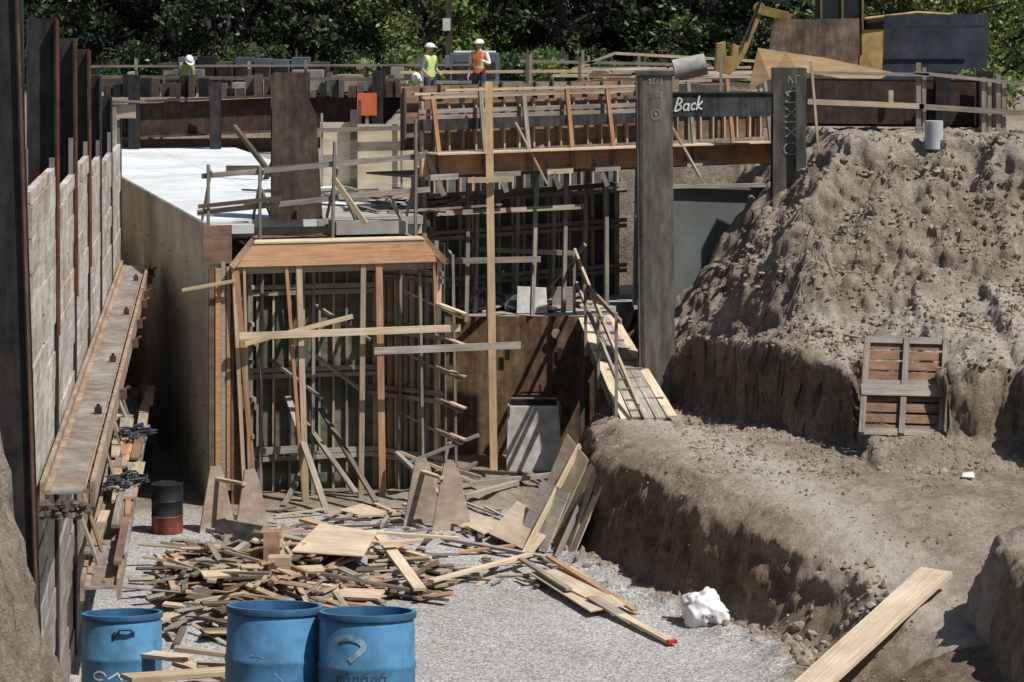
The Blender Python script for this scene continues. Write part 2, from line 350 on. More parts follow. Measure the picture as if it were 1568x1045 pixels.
za=terrain(Pa[:,0],Pa[:,1])[0];zb_=terrain(Pa[:,0]+.1,Pa[:,1]+.0)[0];zc_=terrain(Pa[:,0],Pa[:,1]+.1)[0]
ok=(np.abs(za-zb_)<.15)&(np.abs(za-zc_)<.15)
scatter('dirt_clods',Pa[ok],Sa[ok],dirtm,-.1)
P=[];S=[];rp(5000,-7,4.3,36,48,.009,.018);scatter('gravel',np.concatenate(P),np.concatenate(S),stonem,-.2)
# ---------------------------------------------------------------- lagging wall
g=G('timber_lagging_retaining_wall')
pys=[23.5,28.9,33.6,38.0,42.2,46.6,51.5,56.5]
ptop=[9.8,10.2,9.26,8.94,8.7,8.15,7.6,6.9]
wtop=[7.3,7.36,6.98,7.0,6.72,6.5,6.4]
dirw=Vector((-.1135,1,0)).normalized();nw=Vector((1,.1135,0)).normalized()
for i in range(1,len(pys)-1):
    z=0;y0=pys[i]+.17;y1=pys[i+1]-.17
    while z<wtop[i]-.05:
        h=min(R(.33,.45),wtop[i]-z)
        ym=(y0+y1)/2+R(-.8,.8)
        for ya,yb in((y0,ym-.006),(ym+.006,y1)):
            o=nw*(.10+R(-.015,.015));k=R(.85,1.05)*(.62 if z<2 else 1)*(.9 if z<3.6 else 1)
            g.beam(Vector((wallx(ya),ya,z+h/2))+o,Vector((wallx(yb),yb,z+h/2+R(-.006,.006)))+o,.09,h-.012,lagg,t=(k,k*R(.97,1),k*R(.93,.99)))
        z+=h
for i,(py,pt) in enumerate(zip(pys,ptop)):
    if i==0: continue
    px=wallx(py);lean=-.14 if i==1 else -.03
    g.hb((px-.0,py,-.2),(px+lean,py,pt),.34,.38,steel,face=nw)
    if i in(2,3,4): g.beam((px+.205,py-.13,5.2),(px+.205+lean*.8,py-.13,pt-.02),.02,.05,redrust,up=nw,t=(.9,.6,.55))
    g.beam(Vector((px,py-.22,0))+nw*.13,Vector((px,py-.22,wtop[min(i,6)]+.5))+nw*.13,.06,.04,weath,t=.7)
g.done()
g=G('steel_soldier_pile')
g.hb((-5.19,28.2,0.2),(-5.52,28.2,10.4),.36,.34,steel,face=(.15,-1,0),t=.8)
g.beam((-5.00,28.0,0.2),(-5.33,28.0,10.4),.03,.03,redrust,up=(.3,-1,0))
g.done()
def waler(name,y0,y1,off,z,w,h,stub=True):
    g=G(name)
    a=Vector((wallx(y0)+off,y0,z));b=Vector((wallx(y1)+off,y1,z))
    for k in(-1,1):
        g.beam(a+nw*k*(w-.05)/2,b+nw*k*(w-.05)/2,.055,h,rustlt,t=1.0)
        g.beam(a+nw*k*(w-.15)/2+Vector((0,0,.037)),b+nw*k*(w-.15)/2+Vector((0,0,.037)),.10,.03,rustlt,t=(1.1,1.02,.95))
    g.beam(a+Vector((0,0,.02)),b+Vector((0,0,.02)),w-.12,.03,webgrey,t=1.0)
    if stub:
        for f in(.22,.42,.66,.88):
            p=a.lerp(b,f)+nw*.1;g.box(p.x-.045,p.x+.045,p.y-.05,p.y+.05,z+.035,z+.13,rust,t=.6);g.box(p.x-.02,p.x+.02,p.y-.02,p.y+.02,z+.13,z+.17,black)
        for f in(.3,.52,.62,.74,.8,.9,.96):
            e=a.lerp(b,f)+nw*(w/2+.05);g.box(e.x-.04,e.x+.05,e.y-.07,e.y+.07,z-.08,z+.06,redrust);g.tube([e+Vector((0,0,.04)),e+nw*.11+Vector((0,0,.1))],.028,rust)
        for k in range(26):
            f=(k+.5)/26;p=a.lerp(b,f)+nw*(w/2-.08)+Vector((0,0,.055));g.lathe(p,[(.022,0),(.022,.02),(0,.02)],6,rust)
        for f in(.05,.3,.5,.7):
            q_=a.lerp(b,f)-nw*w/2;g.beam(q_-Vector((0,0,.1)),q_-nw*.1-Vector((0,0,.1)),.2,.15,rust)
    else:
        for k in range(40):
            p=a.lerp(b,R(0,.9))+nw*R(-.2,.2)+Vector((0,0,.04));g.lathe(p,[(R(.02,.07),0),(R(.01,.05),R(.02,.04)),(0,.05)],5,dirtm,t=R(.7,1))
    g.done()
waler('steel_waler',30,55.5,.5,3.82,.62,.3)
waler('steel_waler',36.3,55,.6,1.3,.55,.3,False)
g=G('soil_crust')
for i in range(60):
    x=-5.12+R(-.29,.29);z=3.66+R(-.1,.08);g.lathe((x,29.96+R(-.02,.06),z),[(0,-.04),(R(.03,.06),-.02),(R(.02,.05),.02),(0,.05)],5,dirtm,t=R(.3,.55))
g.done()
g=G('stacked_lumber')
for i in range(40):
    y=R(36.8,53);L=R(.6,3.2);x=wallx(y)+R(.35,.9);z=1.5+R(0,.12);dx=R(-.04,.04)
    g.beam((x,y,z),(x-.1135*L+dx*L,y+L,z+R(-.03,.06)),R(.08,.2),R(.03,.06),rng.choice([orange,lumber,weath,plybrown,weath]))
for i in range(7):
    y=R(37,50);x=wallx(y)+R(.22,.3)
    g.beam((x+.3,y,1.5),(x,y+R(-.2,.2),R(2.1,2.7)),.08,.04,rng.choice([orange,weath]))
g.done()
for (cy,cz) in((42.5,1.6),(47.0,1.62)):
    g=G('coiled_rope');cx=wallx(cy)+.75;pts=[]
    for k in range(110):
        a=k*.42;r=.19+.08*math.sin(k*1.7)+R(-.04,.04);pts.append((cx+r*math.cos(a)*1.3,cy+r*math.sin(a)*2.2,cz+.02+.0012*k+R(-.01,.03)))
    g.tube(pts,.013,rope,5);g.done(smooth=True)
# ---------------------------------------------------------------- local frame of main building
EX=Vector((.965,.262,0));EY=Vector((-.262,.965,0));O=Vector((-5.68,49,0))
def L(a,b,z=0):return O+EX*a+EY*b+Vector((0,0,z))
def lbox(g,a0,a1,b0,b1,z0,z1,m,t=None):
    g.hexa([L(a0,b0,z0),L(a0,b1,z0),L(a0,b1,z1),L(a0,b0,z1),L(a1,b0,z0),L(a1,b1,z0),L(a1,b1,z1),L(a1,b0,z1)],m,t)
g=G('concrete_basement_wall')
bb=[0,2.4,4.8,7.2,9.6,12,14.4,16.8,19.2,21.6,24,27]
for i in range(len(bb)-1):
    for z0,z1 in((0,2.44),(2.446,5.25)):
        k=R(.92,1.04);lbox(g,R(-.006,.004),.3,bb[i]+.002,bb[i+1]-.002,z0,z1,conc,t=(k,k,k))
for i in range(11):
    for zz in(.9,1.8,3.2,4.3):
        for k in range(2):
            b_=bb[i]+.6+k*1.2;p=L(-.012,b_,zz);g.beam(p,p+EX*.02,.04,.04,black)
g.done()
g=G('floor_deck')
b0=1.2
while b0<26.5:
    for a0,a1 in((0.02,2.3),(2.3,4.6)):
        if b0<3.5 and a0>2: continue
        lbox(g,a0,a1-.012,b0,b0+1.17,5.1,5.27,deckm,t=R(.92,1.04))
    b0+=1.2
lbox(g,2.3,4.4,1.2,3.58,5.1,5.26,conclt,t=.7)
lbox(g,0.02,.85,-.0,1.19,5.1,5.266,deckm)
lbox(g,.0,4.4,1.3,26.6,4.9,5.098,conc)
g.done()
g=G('side_deck')
pts=[L(4.62,1.5,5.0),Vector((-1.95,53,5.0)),Vector((-1.95,62,5.0)),Vector((-3.2,76,5.0)),L(4.62,26,5.0)]
g.plate(pts,(0,0,1),.12,conclt,t=.7)
for i in range(60):
    p=L(R(2.6,6.0),R(1.4,8),5.3);a=R(0,3);g.beam(p,p+Vector((math.cos(a),math.sin(a),.02))*R(.4,1.4),R(.04,.13),.04,rng.choice([weath,darkwood,darkwood,steel,weath]))
g.done()
# ---------------------------------------------------------------- main formwork
g=G('wall_formwork')
def form(g,p0,p1,z0,z1,ply,stud,sp=.4,wales=(),n=None,sw=.045,sdp=.09,wm=None,jit=.015):
    p0=Vector((*p0[:2],0));p1=Vector((*p1[:2],0));d=(p1-p0);Ln=d.length;d.normalize()
    if n is None:
        n=Vector((d.y,-d.x,0))
        if n.y>0:n=-n
    k=max(1,round(Ln/1.22))
    for i in range(k):
        a=p0+d*(Ln*i/k+.003);b=p0+d*(Ln*(i+1)/k-.003);zz=z0
        while zz<z1-.01:
            zt=min(zz+2.44,z1);c=(zz+zt)/2
            g.beam(a+Vector((0,0,c)),b+Vector((0,0,c)),.02,zt-zz-.004,ply,t=R(.8,1.15));zz=zt
    x=.05
    while x<Ln:
        p=p0+d*x+n*(.012+sdp/2);q=p+d*R(-jit,jit)
        g.beam(p+Vector((0,0,z0)),q+Vector((0,0,z1+R(-.06,.06))),sw,sdp,stud if R(0,1)<.75 else weath,up=n);x+=sp*R(.88,1.12)
    for w in wales:
        for dz in(-.06,.06):
            o=n*(.014+sdp+.03)
            g.beam(p0-d*.1+o+Vector((0,0,w+dz)),p1+d*.1+o+Vector((0,0,w+dz+R(-.02,.02))),.04,.09,wm or stud)
form(g,L(.75,1.2),L(3.45,1.2),0,4.85,plygreen,lumber,.3,(.7,2.3,3.9),wm=weath)
form(g,L(3.45,1.2),L(4.5,-.2),0,4.85,plygreen,lumber,.2,(.7,1.9,3.1,4.2),wm=weath,n=Vector((-.9,-.6,0)).normalized())
form(g,L(.72,-.05),L(.78,1.2),0,4.85,plygreen,weath,.3,(1.9,3.1),n=EX)
lbox(g,-.12,.42,-.06,-.0,4.55,5.27,plybrown)
for i,(a,w) in enumerate(((-.02,.1),(.1,.1),(.21,.08),(.31,.07),(.40,.05))):
    lbox(g,a,a+w,-.11-.02*(i%2),-.02,.3,4.55+R(-.1,.05),[plybrown,orange,weath,orange,plybrown][i])
lbox(g,.42,.75,-.0,.04,0,4.5,plybrown)
A=[L(.44,-.30,4.50),L(4.40,-.30,4.50),L(4.08,-.27,4.92),L(.80,-.27,4.92)]
g.plate(A,EY,.05,orange,t=1.08)
g.plate([L(.80,-.29,4.925),L(4.08,-.29,4.925),L(4.02,-.13,4.96),L(.85,-.13,4.96)],(0,0,1),.03,plytan,t=1.1)
g.beam(L(.36,-.36,4.5),L(.82,-.1,4.98),.07,.12,plybrown,up=(-.6,0,.4),t=1.3);g.beam(L(4.48,-.36,4.5),L(4.06,-.1,4.98),.07,.12,plybrown,up=(.6,0,.4),t=1.3)
lbox(g,.5,4.4,-.2,-.14,4.36,4.5,weath)
lbox(g,2.5,3.9,.35,1.15,5.0,5.24,conc)
for a in np.arange(.95,4.0,.38): lbox(g,a,a+.045,-.1,1.18,4.8,4.93,weath)
lbox(g,.95,2.45,.55,1.15,4.94,4.96,plybrown)
for (at_,ab,w,mm) in((.47,.85,.1,orange),(.42,.66,.07,lumber),(.62,.75,.05,lumber),(1.42,1.78,.06,orange),(1.66,1.82,.11,lumber),(2.9,2.88,.1,lumber),(3.2,3.3,.13,orange),(4.38,4.35,.09,lumber),(4.28,4.45,.06,orange)):
    g.beam(L(ab,-.1,0),L(at_,-.22,4.5),w,.09,mm,up=EY)
for a in(1.05,2.05,3.75): g.beam(L(a,.45,0),L(a+.03,.45,4.8),.06,.09,weath,up=EY)
for z,a0,a1,b,t_ in((3.24,.5,4.75,-.4,lumber),(2.92,3.0,5.85,-.75,weath),(.9,.9,2.2,.6,weath)):
    g.beam(L(a0,b,z-.02),L(a1,b-.02,z+.0),.05,.13,t_,t=1.15)
g.beam(L(.6,-.45,3.08),L(2.7,-.2,3.5),.05,.08,lumber);g.beam(L(-.55,-.3,4.1),L(.45,-.3,4.25),.04,.06,lumber)
for i in range(6): g.beam(L(.8,-.2,.6+i*.7),L(.62,.9,.62+i*.7),.05,.07,weath)
for p,q,m,w in((L(2.0,-1.3,.0),L(1.6,.6,1.9),weath,.12),(L(2.6,-1,.3),L(1.9,.9,1.5),weath,.1),(L(3.0,-.9,.1),L(2.3,.9,1.6),darkwood,.1),(L(1.3,-.6,.05),L(2.2,.8,.9),weath,.1),
    (L(2.1,.9,2.7),L(3.0,.1,2.0),lumber,.09),(L(2.2,.9,3.6),L(3.1,.1,3.0),weath,.08),(L(1.3,.9,2.6),L(2.2,.2,1.9),weath,.08),
    (L(3.6,-.3,.9),L(4.9,-.6,.35),lumber,.1),(L(3.7,-.4,.7),L(5.1,-.5,1.2),weath,.09),(L(4.0,-.9,.05),L(4.7,.2,1.0),weath,.1)):
    g.beam(p,q,w,.05,m)
for i,z in enumerate((1.15,1.75,2.35,2.95,3.55)):
    g.beam(L(3.85,.6,z+.35),L(4.75,-.55,z-.1),.09,.04,weath if i%2 else lumber);g.beam(L(4.35,-.2,z+.15),L(4.8,-.6,z-.02),.14,.03,lumber)
for a in(4.1,4.55,4.75): g.beam(L(a,-.1,.0),L(a-.05,0,4.6),.05,.09,weath,up=EY)
g.done()
# ---------------------------------------------------------------- wide steel pile through the deck
g=G('steel_soldier_pile')
pl=[L(1.32,.85,5.27),L(2.33,.85,5.27),L(2.2,.85,7.3),L(2.08,.85,7.55),L(2.08,.85,8.1),L(1.36,.85,8.1)]
g.plate(pl,EY,.04,rust,t=(.62,.68,.68));lbox(g,1.7,1.73,.9,1.3,5.27,8.05,rust);lbox(g,1.4,2.1,1.3,1.34,5.27,8.05,rust)
g.done()
g=G('deck_guardrail')
for a,z1,dx in((.0,6.4,0),(.98,6.35,.0),(2.42,6.8,-.05),(4.0,7.2,.0)):
    g.beam(L(a+dx,.12,4.7),L(a,.12,z1),.05,.1,weath,up=EY,t=.7)
    g.beam(L(a+.05,.1,6.3),L(a,.9,5.3),.04,.06,weath)
g.beam(L(-.12,.17,6.18),L(4.2,.17,6.5),.04,.1,weath,t=.8);g.beam(L(-.2,.17,5.5),L(2.5,.17,5.72),.04,.1,weath,t=.8);g.beam(L(2.4,.18,5.74),L(4.3,.18,5.85),.04,.1,weath)
g.beam(L(.8,.9,5.6),L(2.2,.9,5.7),.04,.09,darkwood);g.beam(L(-.2,.05,5.62),L(1.4,.1,5.75),.04,.08,darkwood)
for p,q in((L(1.0,.1,5.9),L(1.4,1.2,5.3)),(L(2.6,.3,5.9),L(3.0,.8,5.2)),(L(3.5,.2,5.7),L(3.9,.7,5.2))): g.beam(p,q,.05,.09,weath)
g.beam(L(2.4,.15,6.1),L(2.95,-.2,5.25),.05,.1,lumber)
g.done()
g=G('plywood_box_form')
g.box(-4.35,-3.62,59.3,59.34,5.1,6.72,plytan,t=1.15);g.box(-3.5,-1.95,59.2,59.24,5.1,6.68,plytan,t=1.2);g.box(-3.66,-3.5,59.1,59.3,5.1,7.0,darkwood)
g.box(-4.6,-2,61.5,61.6,5.1,6.0,plytan)
for x in(-4.3,-2.5,-2.0): g.post(x,59.1,5.1,6.8+R(-.1,.3),.05,.05,weath)
g.beam((-4.4,59.05,6.55),(-1.7,59.05,6.62),.04,.1,weath);g.beam((-3.4,58.9,5.9),(-1.9,58.9,5.92),.05,.05,steel)
for (x0,x1,z0,z1) in((-6.6,-5.6,6.9,5.6),(-6.0,-5.3,5.3,6.5),(-5.3,-4.6,6.4,5.4)):
    g.beam((x0,62,z0-.4),(x1,61,z1-.2),.1,.1,darkwood)
g.box(-6.9,-4.4,63,63.1,5.1,5.5,darkwood)
g.done()
# ---------------------------------------------------------------- back retaining wall
g=G('steel_back_retaining_wall')
g.beam((-13.2,74,5.95),(-2.4,76,6.35),.3,.98,rust,t=(.5,.42,.42));g.beam((-13.2,73.8,6.52),(-2.4,75.8,6.9),.4,.05,rust,t=.6);g.beam((-13.2,73.8,5.5),(-2.4,75.8,5.9),.4,.05,rust,t=.7)
g.beam((-13.2,74.6,4.9),(-2.4,76.5,4.9),.1,1.2,plybrown)
for x in np.arange(-13,-2.5,2.3): g.hb((x,74.0,5),(x,74.0,7.1+R(0,.5)),.3,.3,steel)
g.done()
g=G('timber_barrier')
for i in range(40):
    x=-12.8+i*.27;g.box(x,x+R(.12,.3),74.9+R(0,.3),75.2+R(.2,.4),6.7,6.9+R(0,.5),rng.choice([darkwood,steel,steel,darkwood,rust]),t=R(.5,1))
g.beam((-13,75,7.3),(-2.4,76.5,7.15),.05,.1,darkwood)
g.done()
g=G('warning_sign');g.box(-4.35,-3.8,73.4,73.43,6.25,6.88,orangesign,t=1.0);g.box(-4.12,-4.03,73.44,73.5,5.2,6.85,weath);g.done()
g=G('plywood_bracket')
g.box(-9.1,-8.55,56.3,56.9,6.6,6.95,weath);g.box(-9.3,-8.1,56.2,56.25,6.95,7.25,lumber);g.box(-8.6,-8.5,56.1,56.2,6.3,7.2,weath);g.beam((-9.2,56.1,7.35),(-7.9,56.2,7.3),.12,.05,weath);g.done()
# ---------------------------------------------------------------- second structure
BX=Vector((7.48,6,0)).normalized();BO=Vector((-1.74,52,0));BN=Vector((BX.y,-BX.x,0))
def B(a,b,z=0):return BO+BX*a-BN*b+Vector((0,0,z))
g=G('raised_wall_formwork')
BL=9.7
g.beam(B(-.1,0,6.2),B(4.2,0,6.2),.08,.44,orange,t=1.3);g.beam(B(4.21,0,6.17),B(BL,0,6.1),.08,.42,orange,t=1.2)
g.beam(B(0,-.2,6.44),B(BL,-.2,6.36),.5,.03,lumber)
g.beam(B(0,1.0,5.95),B(BL,1.0,5.9),2.0,.04,darkwood)
form(g,B(.1,.35),B(BL,.35),6.45,7.45,plybrown,lumber,.36,(7.2,),wm=weath,n=BN)
form(g,B(.1,.95),B(BL-2,.95),6.45,7.75,plybrown,darkwood,.5,(),n=BN)
g.beam(B(.0,.1,7.0),B(6.4,.1,6.98),.12,.22,steel,t=1.4)
for k in range(5): g.beam(B(R(0,1),.1+.22*k,7.5+R(0,.2)),B(R(5,7),.1+.22*k,7.5+R(0,.25)),.09,.05,rng.choice([lumber,weath]))
for a in np.arange(.3,BL,1.15):
    g.beam(B(a,-.15,6.0),B(a+R(-.03,.03),.1,7.6+R(-.1,.2)),.1,.05,rng.choice([weath,darkwood,orange]),up=BN)
for a in(.0,1.6,3.0,4.3,6.9):
    g.beam(B(a,.0,6.5),B(a+.3,-.25,5.6),.06,.1,weath);g.beam(B(a,-.1,5.97),B(a+.7,-.1,5.97),.2,.12,rng.choice([lumber,weath]))
g.beam(B(2.25,-.1,7.0),B(2.75,-.5,5.75),.1,.04,lumber);g.beam(B(6.2,-.3,7.0),B(7.0,-.5,5.7),.09,.04,lumber)
g.done()
g=G('lower_wall_formwork')
form(g,B(1.75,2.6),B(7.4,2.6),2.9,5.95,plyteal,lumber,.34,(3.5,4.5,5.3),n=BN,wm=weath)
for a,dx in((.1,.1),(.35,.1),(1.5,0),(2.0,.1),(3.3,-.05),(4.1,.0),(5.2,.1),(6.1,0)):
    g.beam(B(a+dx,.6,2.92),B(a,.5,5.95),.1,.05,rng.choice([weath,lumber,weath]),up=BN)
for a in(2.6,3.7,4.7,5.6): g.beam(B(a,1.7,2.92),B(a,1.6,5.95),.09,.05,weath,up=BN)
g.beam(B(.1,.4,4.25),B(3.3,.4,4.1),.04,.12,weath);g.beam(B(.5,.3,5.2),B(4.4,.3,5.15),.04,.1,weath);g.beam(B(1.5,.5,5.45),B(6,1.2,5.5),.04,.1,darkwood)
for a in(.8,2.2,4.4): g.beam(B(a,1.9,3.0),B(a+.3,.6,R(3.8,4.6)),.06,.09,weath)
form(g,(-1.95,52.6),(-1.75,57),0,5.9,plybrown,weath,.35,(1.5,3,4.6),n=Vector((.98,-.2,0)))
g.done()
g=G('concrete_landing')
g.plate([(-1.7,54.6,2.7),(1.75,54.6,2.7),(2.3,56.5,2.7),(4.3,60.5,2.7),(2.0,60.5,2.7),(-2.6,56.8,2.7)],(0,0,1),.2,conclt,t=.8)
for i in range(34):
    x=R(-1.3,1.7);y=R(54.9,56.6);a=R(0,3.1);p=Vector((x,y,2.93+R(0,.1)));g.beam(p,p+Vector((math.cos(a),math.sin(a),R(-.02,.2)))*R(.3,1.4),R(.06,.3),.04,rng.choice([weath,lumber,conclt,conclt,darkwood]))
g.plate([(.1,54.85,2.92),(.75,54.85,2.92),(.72,55.15,3.42),(.12,55.15,3.45)],(0,1,0),.04,conclt);g.box(-.15,.12,55.3,55.6,2.92,3.25,bluegrey);g.box(.85,1.3,55.4,55.5,2.92,3.4,weath);g.box(-.95,-.6,55.2,55.5,2.92,3.2,bluegrey)
g.done()
g=G('rusty_steel_plate_wall')
g.beam((-1.75,54.45,1.46),(1.72,54.6,1.46),.05,2.86,rust,t=(1.45,1.35,1.1))
for x in(-1.2,-.1,1.0): g.beam((x,54.41,2.0),(x,54.41,2.25),.1,.01,steel,up=(0,1,0))
g.lathe((.92,54.42,2.55),[(0.0,0.02),(.1,.02),(.1,.0)],14,rustlt,ax=Matrix.Rotation(math.pi/2,3,'X'))
for x in (-1.7,.9): g.beam((x,54.5,-.2),(x,54.5,2.88),.1,.1,rust)
g.done()
g=G('timber_shore_post')
g.beam((-.36,52,0),(-.47,52.6,7.85),.15,.14,lumber,up=(0,1,0),t=(1.15,1.02,.82));g.beam((-.9,52.1,5.9),(-.0,52.4,5.9),.12,.1,lumber);g.beam((-.55,51.9,.05),(-.1,52.0,.05),.25,.08,weath);g.done()
g=G('concrete_block')
c=[(-.12,52.6,0),(-.12,53.5,0),(1.0,53.5,0),(1.0,52.6,0)]
t_=[(-.08,52.68,1.3),(-.08,53.45,1.3),(.96,53.45,1.3),(.96,52.68,1.3)]
g.hexa([c[0],c[3],c[2],c[1],t_[0],t_[3],t_[2],t_[1]],conclt,t=1.25)
g.box(.0,.9,52.8,53.4,1.302,1.42,black);g.beam((-.02,52.7,1.46),(.92,52.7,1.46),.05,.03,weath)
g.tube([(.05,52.9,1.4),(.2,52.9,1.55),(.7,52.9,1.55),(.85,52.9,1.4)],.02,steel)
for s_ in(-.1,.94): g.box(s_,s_+.06,52.62,52.67,1.1,1.32,rust)
g.box(.56,.6,53.6,53.7,1.3,1.6,redm);g.done(bevel=.03)
# ---------------------------------------------------------------- columns & beam
def strokes(g,org,rt,up,nrm,S,w,m=chalk):
    for s_ in S: g.ribbon([Vector(org)+Vector(rt)*x+Vector(up)*y+Vector(nrm)*.008 for x,y in s_],w,m,nrm)
def arc(cx,cy,rx,ry,a0,a1,n=10):return [(cx+rx*math.cos(math.radians(a0+(a1-a0)*i/n)),cy+ry*math.sin(math.radians(a0+(a1-a0)*i/n))) for i in range(n+1)]
g=G('steel_column')
g.hb((2.87,51.7,1.2),(2.80,51.7,8.08),.70,.6,steelg,tf=.04,t=1.15)
g.beam((2.60,51.385,1.2),(2.53,51.385,8.0),.012,.05,rust,up=(1,0,0),t=.8)
g.box(2.42,3.2,51.36,51.385,8.02,8.1,steelg)
F=51.39
strokes(g,(2.70,F,7.85),(1,0,0),(0,0,1),(0,-1,0),[[(0,.1),(0,0)],[(0,.1),(.05,.07),(0,.05),(.05,0)],[(.12,.1),(.08,.1),(.08,0),(.12,0)],arc(.18,.05,.03,.05,40,320),[(.24,.0),(.24,.1)]],.012)
strokes(g,(2.72,F,7.6),(1,0,0),(0,0,1),(0,-1,0),[arc(.04,.08,.035,.035,20,270,6)+arc(.04,.02,.035,.035,90,-160,6),arc(.14,.05,.035,.05,0,360),[(.22,.0),(.22,.1)]],.013)
strokes(g,(2.78,F,7.25),(1,0,0),(0,0,1),(0,-1,0),[arc(.05,.0,.09,.1,0,350),[(.05,-.05),(.05,.05),(.02,0),(.08,0)]],.014)
g.done()
g=G('steel_column')
g.hb((5.68,53.8,4.2),(5.70,53.8,8.1),.68,.5,steelg,tf=.04,t=.75)
F=53.54
S=[[(-.1,.0),(.1,.18)],[(-.1,.18),(.1,.0)],[(-.12,.3),(.12,.3)],[(-.1,.4),(.1,.58)],[(-.1,.58),(.1,.4)],[(-.12,.7),(.12,.7)],[(-.12,.7),(.0,.8),(-.12,.9),(.12,.95)]]
strokes(g,(5.72,F,6.7),(1,0,0),(0,0,1),(0,-1,0),S,.026)
strokes(g,(5.72,F,6.45),(1,0,0),(0,0,1),(0,-1,0),[arc(0,0,.15,.12,30,330),arc(0,0,.05,.05,0,300)],.02)
strokes(g,(5.66,F,7.8),(1,0,0),(0,0,1),(0,-1,0),[[(0,0),(.02,.15)],[(.1,0),(.02,.15)],[(.16,0),(.16,.15),(.25,.15)]],.016)
g.done()
g=G('steel_strut_beam')
g.hb((3.15,53.1,7.38),(5.36,53.7,7.36),.3,.5,steel,face=(0,0,1),t=1.5)
g.plate([(3.18,53.0,7.12),(5.34,53.58,7.11),(5.34,53.58,7.61),(3.18,53.0,7.63)],(0,1,0),.02,steel,t=(1.5,1.65,1.8))
rt=Vector((2.16,.58,0)).normalized();nn=Vector((.26,-.966,0))
S=[[(0,0),(.02,.24)],arc(.02,.18,.1,.06,90,-90,8),arc(.01,.06,.13,.06,90,-90,8),arc(.25,.06,.055,.06,60,320),[(.31,.12),(.31,0),(.34,0)],arc(.43,.06,.05,.06,50,310),[(.52,0),(.52,.25)],[(.62,.14),(.52,.05),(.64,0)]]
S=[[(x*.9+y*.25,y*1.1+x*.06) for x,y in s_] for s_ in S]
strokes(g,(3.3,53.02,7.24),rt,(0,0,1),nn,S,.034,white)
g.done()
g=G('grey_plywood_wall')
g.beam((2.9,55.9,4.0),(5.6,56.6,4.0),.06,2.9,conc,t=(.30,.36,.40));g.beam((2.9,55.8,5.5),(5.9,56.5,5.5),.1,.08,weath)
g.done()
# ---------------------------------------------------------------- ramp
g=G('timber_ramp')
T0=Vector((1.36,55.0,2.93));T1=Vector((2.12,55.0,2.93));Q0=Vector((2.02,48.9,1.66));Q1=Vector((3.1,48.9,1.72))
for k in range(5):
    a=T0.lerp(T1,(k+.5)/5);b=Q0.lerp(Q1,(k+.5)/5);g.beam(a,b+Vector((0,R(-.3,.1),0)),.19,.04,rng.choice([lumber,plytan,weath]),t=R(1.1,1.4))
for k in range(11):
    f=(k+.5)/11;a=T0.lerp(Q0,f)+Vector((R(-.03,.35),0,.045));b=T1.lerp(Q1,f)+Vector((R(-.3,.03),R(-.15,.15),.045));g.beam(a,b,.06,.035,weath)
for f in(.15,.5,.85):
    for e in(T0.lerp(Q0,f),T1.lerp(Q1,f)): g.beam((e.x,e.y,.2),e-Vector((0,0,.03)),.09,.09,darkwood)
g.beam(T0-Vector((0,0,.12)),Q0-Vector((0,0,.1)),.05,.18,weath);g.done()
g=G('ramp_handrail')
def on(f,dz=0,s=0):
    p=T0.lerp(Q0,f) if s==0 else T1.lerp(Q1,f);return p+Vector((0,0,dz))
for f,h in((0,1.25),(.3,1.15),(.6,1.15),(.98,1.95)): g.beam(on(f,-.3)-Vector((.05,0,0)),on(f,h)-Vector((.05+R(-.03,.03),0,0)),.06,.09,weath)
g.beam(on(-.05,1.2),on(.62,1.1),.05,.1,lumber);g.beam(on(.3,1.1),on(1.02,1.85),.05,.09,weath);g.beam(on(.28,1.1),on(1.05,.35)+Vector((.3,0,0)),.05,.09,lumber);g.beam(on(0,.6),on(.95,.6),.05,.09,weath)
g.beam((1.36,55.1,4.15),(-.9,55.6,4.2),.05,.1,weath)
g.done()
# ---------------------------------------------------------------- debris
def board(g,x,y,z,L_,w,th,ang,tilt,m,roll=0):
    d=Vector((math.cos(ang)*math.cos(tilt),math.sin(ang)*math.cos(tilt),math.sin(tilt)))
    up=Vector((math.sin(roll)*-math.sin(ang),math.sin(roll)*math.cos(ang),math.cos(roll)))
    c=Vector((x,y,z));g.beam(c-d*L_/2,c+d*L_/2,w,th,m,up=up)
g=G('scrap_lumber_pile')
def ph(x,y):
    return .62*math.exp(-(((x+4.3)/1.7)**2+((y-41.6)/1.9)**2))+.4*math.exp(-(((x+3.1)/2.3)**2+((y-43.3)/1.0)**2))
cnt=0
while cnt<470:
    x=nr.normal(-4.0,1.25);y=nr.normal(42.2,1.6)
    if x<wallx(y)+1.35 or x>-1.0 or y<38.6 or y>46: continue
    if x>-2.6 and y<41.2: continue
    if y>44.5 and R(0,1)<.6: continue
    h=ph(x,y);k=R(0,1)
    Lb=R(.3,1.3) if R(0,1)<.85 else R(1.3,2.4);w=rng.choice([.09,.09,.06,.14,.22,.09])
    if R(0,1)<.10:w=R(.3,.55);Lb=R(.4,.8)
    board(g,x,y,.04+h*k**.6,Lb,w,rng.choice([.02,.04,.04,.04]),rng.gauss(2.75,.8) if R(0,1)<.5 else R(0,3.1),R(-.18,.18)*(k+.2),rng.choice([lumber,weath,plytan,darkwood,weath,plybrown,weath,lumber,orange]),R(-.5,.5));cnt+=1
for i in range(70):
    x=R(-2,1.2);y=R(42.3,47.5);board(g,x,y,.03+R(0,.05),R(.15,.7),R(.03,.1),.03,R(0,3.1),R(-.05,.05),rng.choice([lumber,weath,darkwood]))
for i in range(50):
    x=R(-5,0);y=R(46,48.5);board(g,x,y,.03+R(0,.08),R(.3,1.2),R(.05,.13),.03,R(0,3.1),R(-.08,.08),rng.choice([lumber,weath,darkwood]))
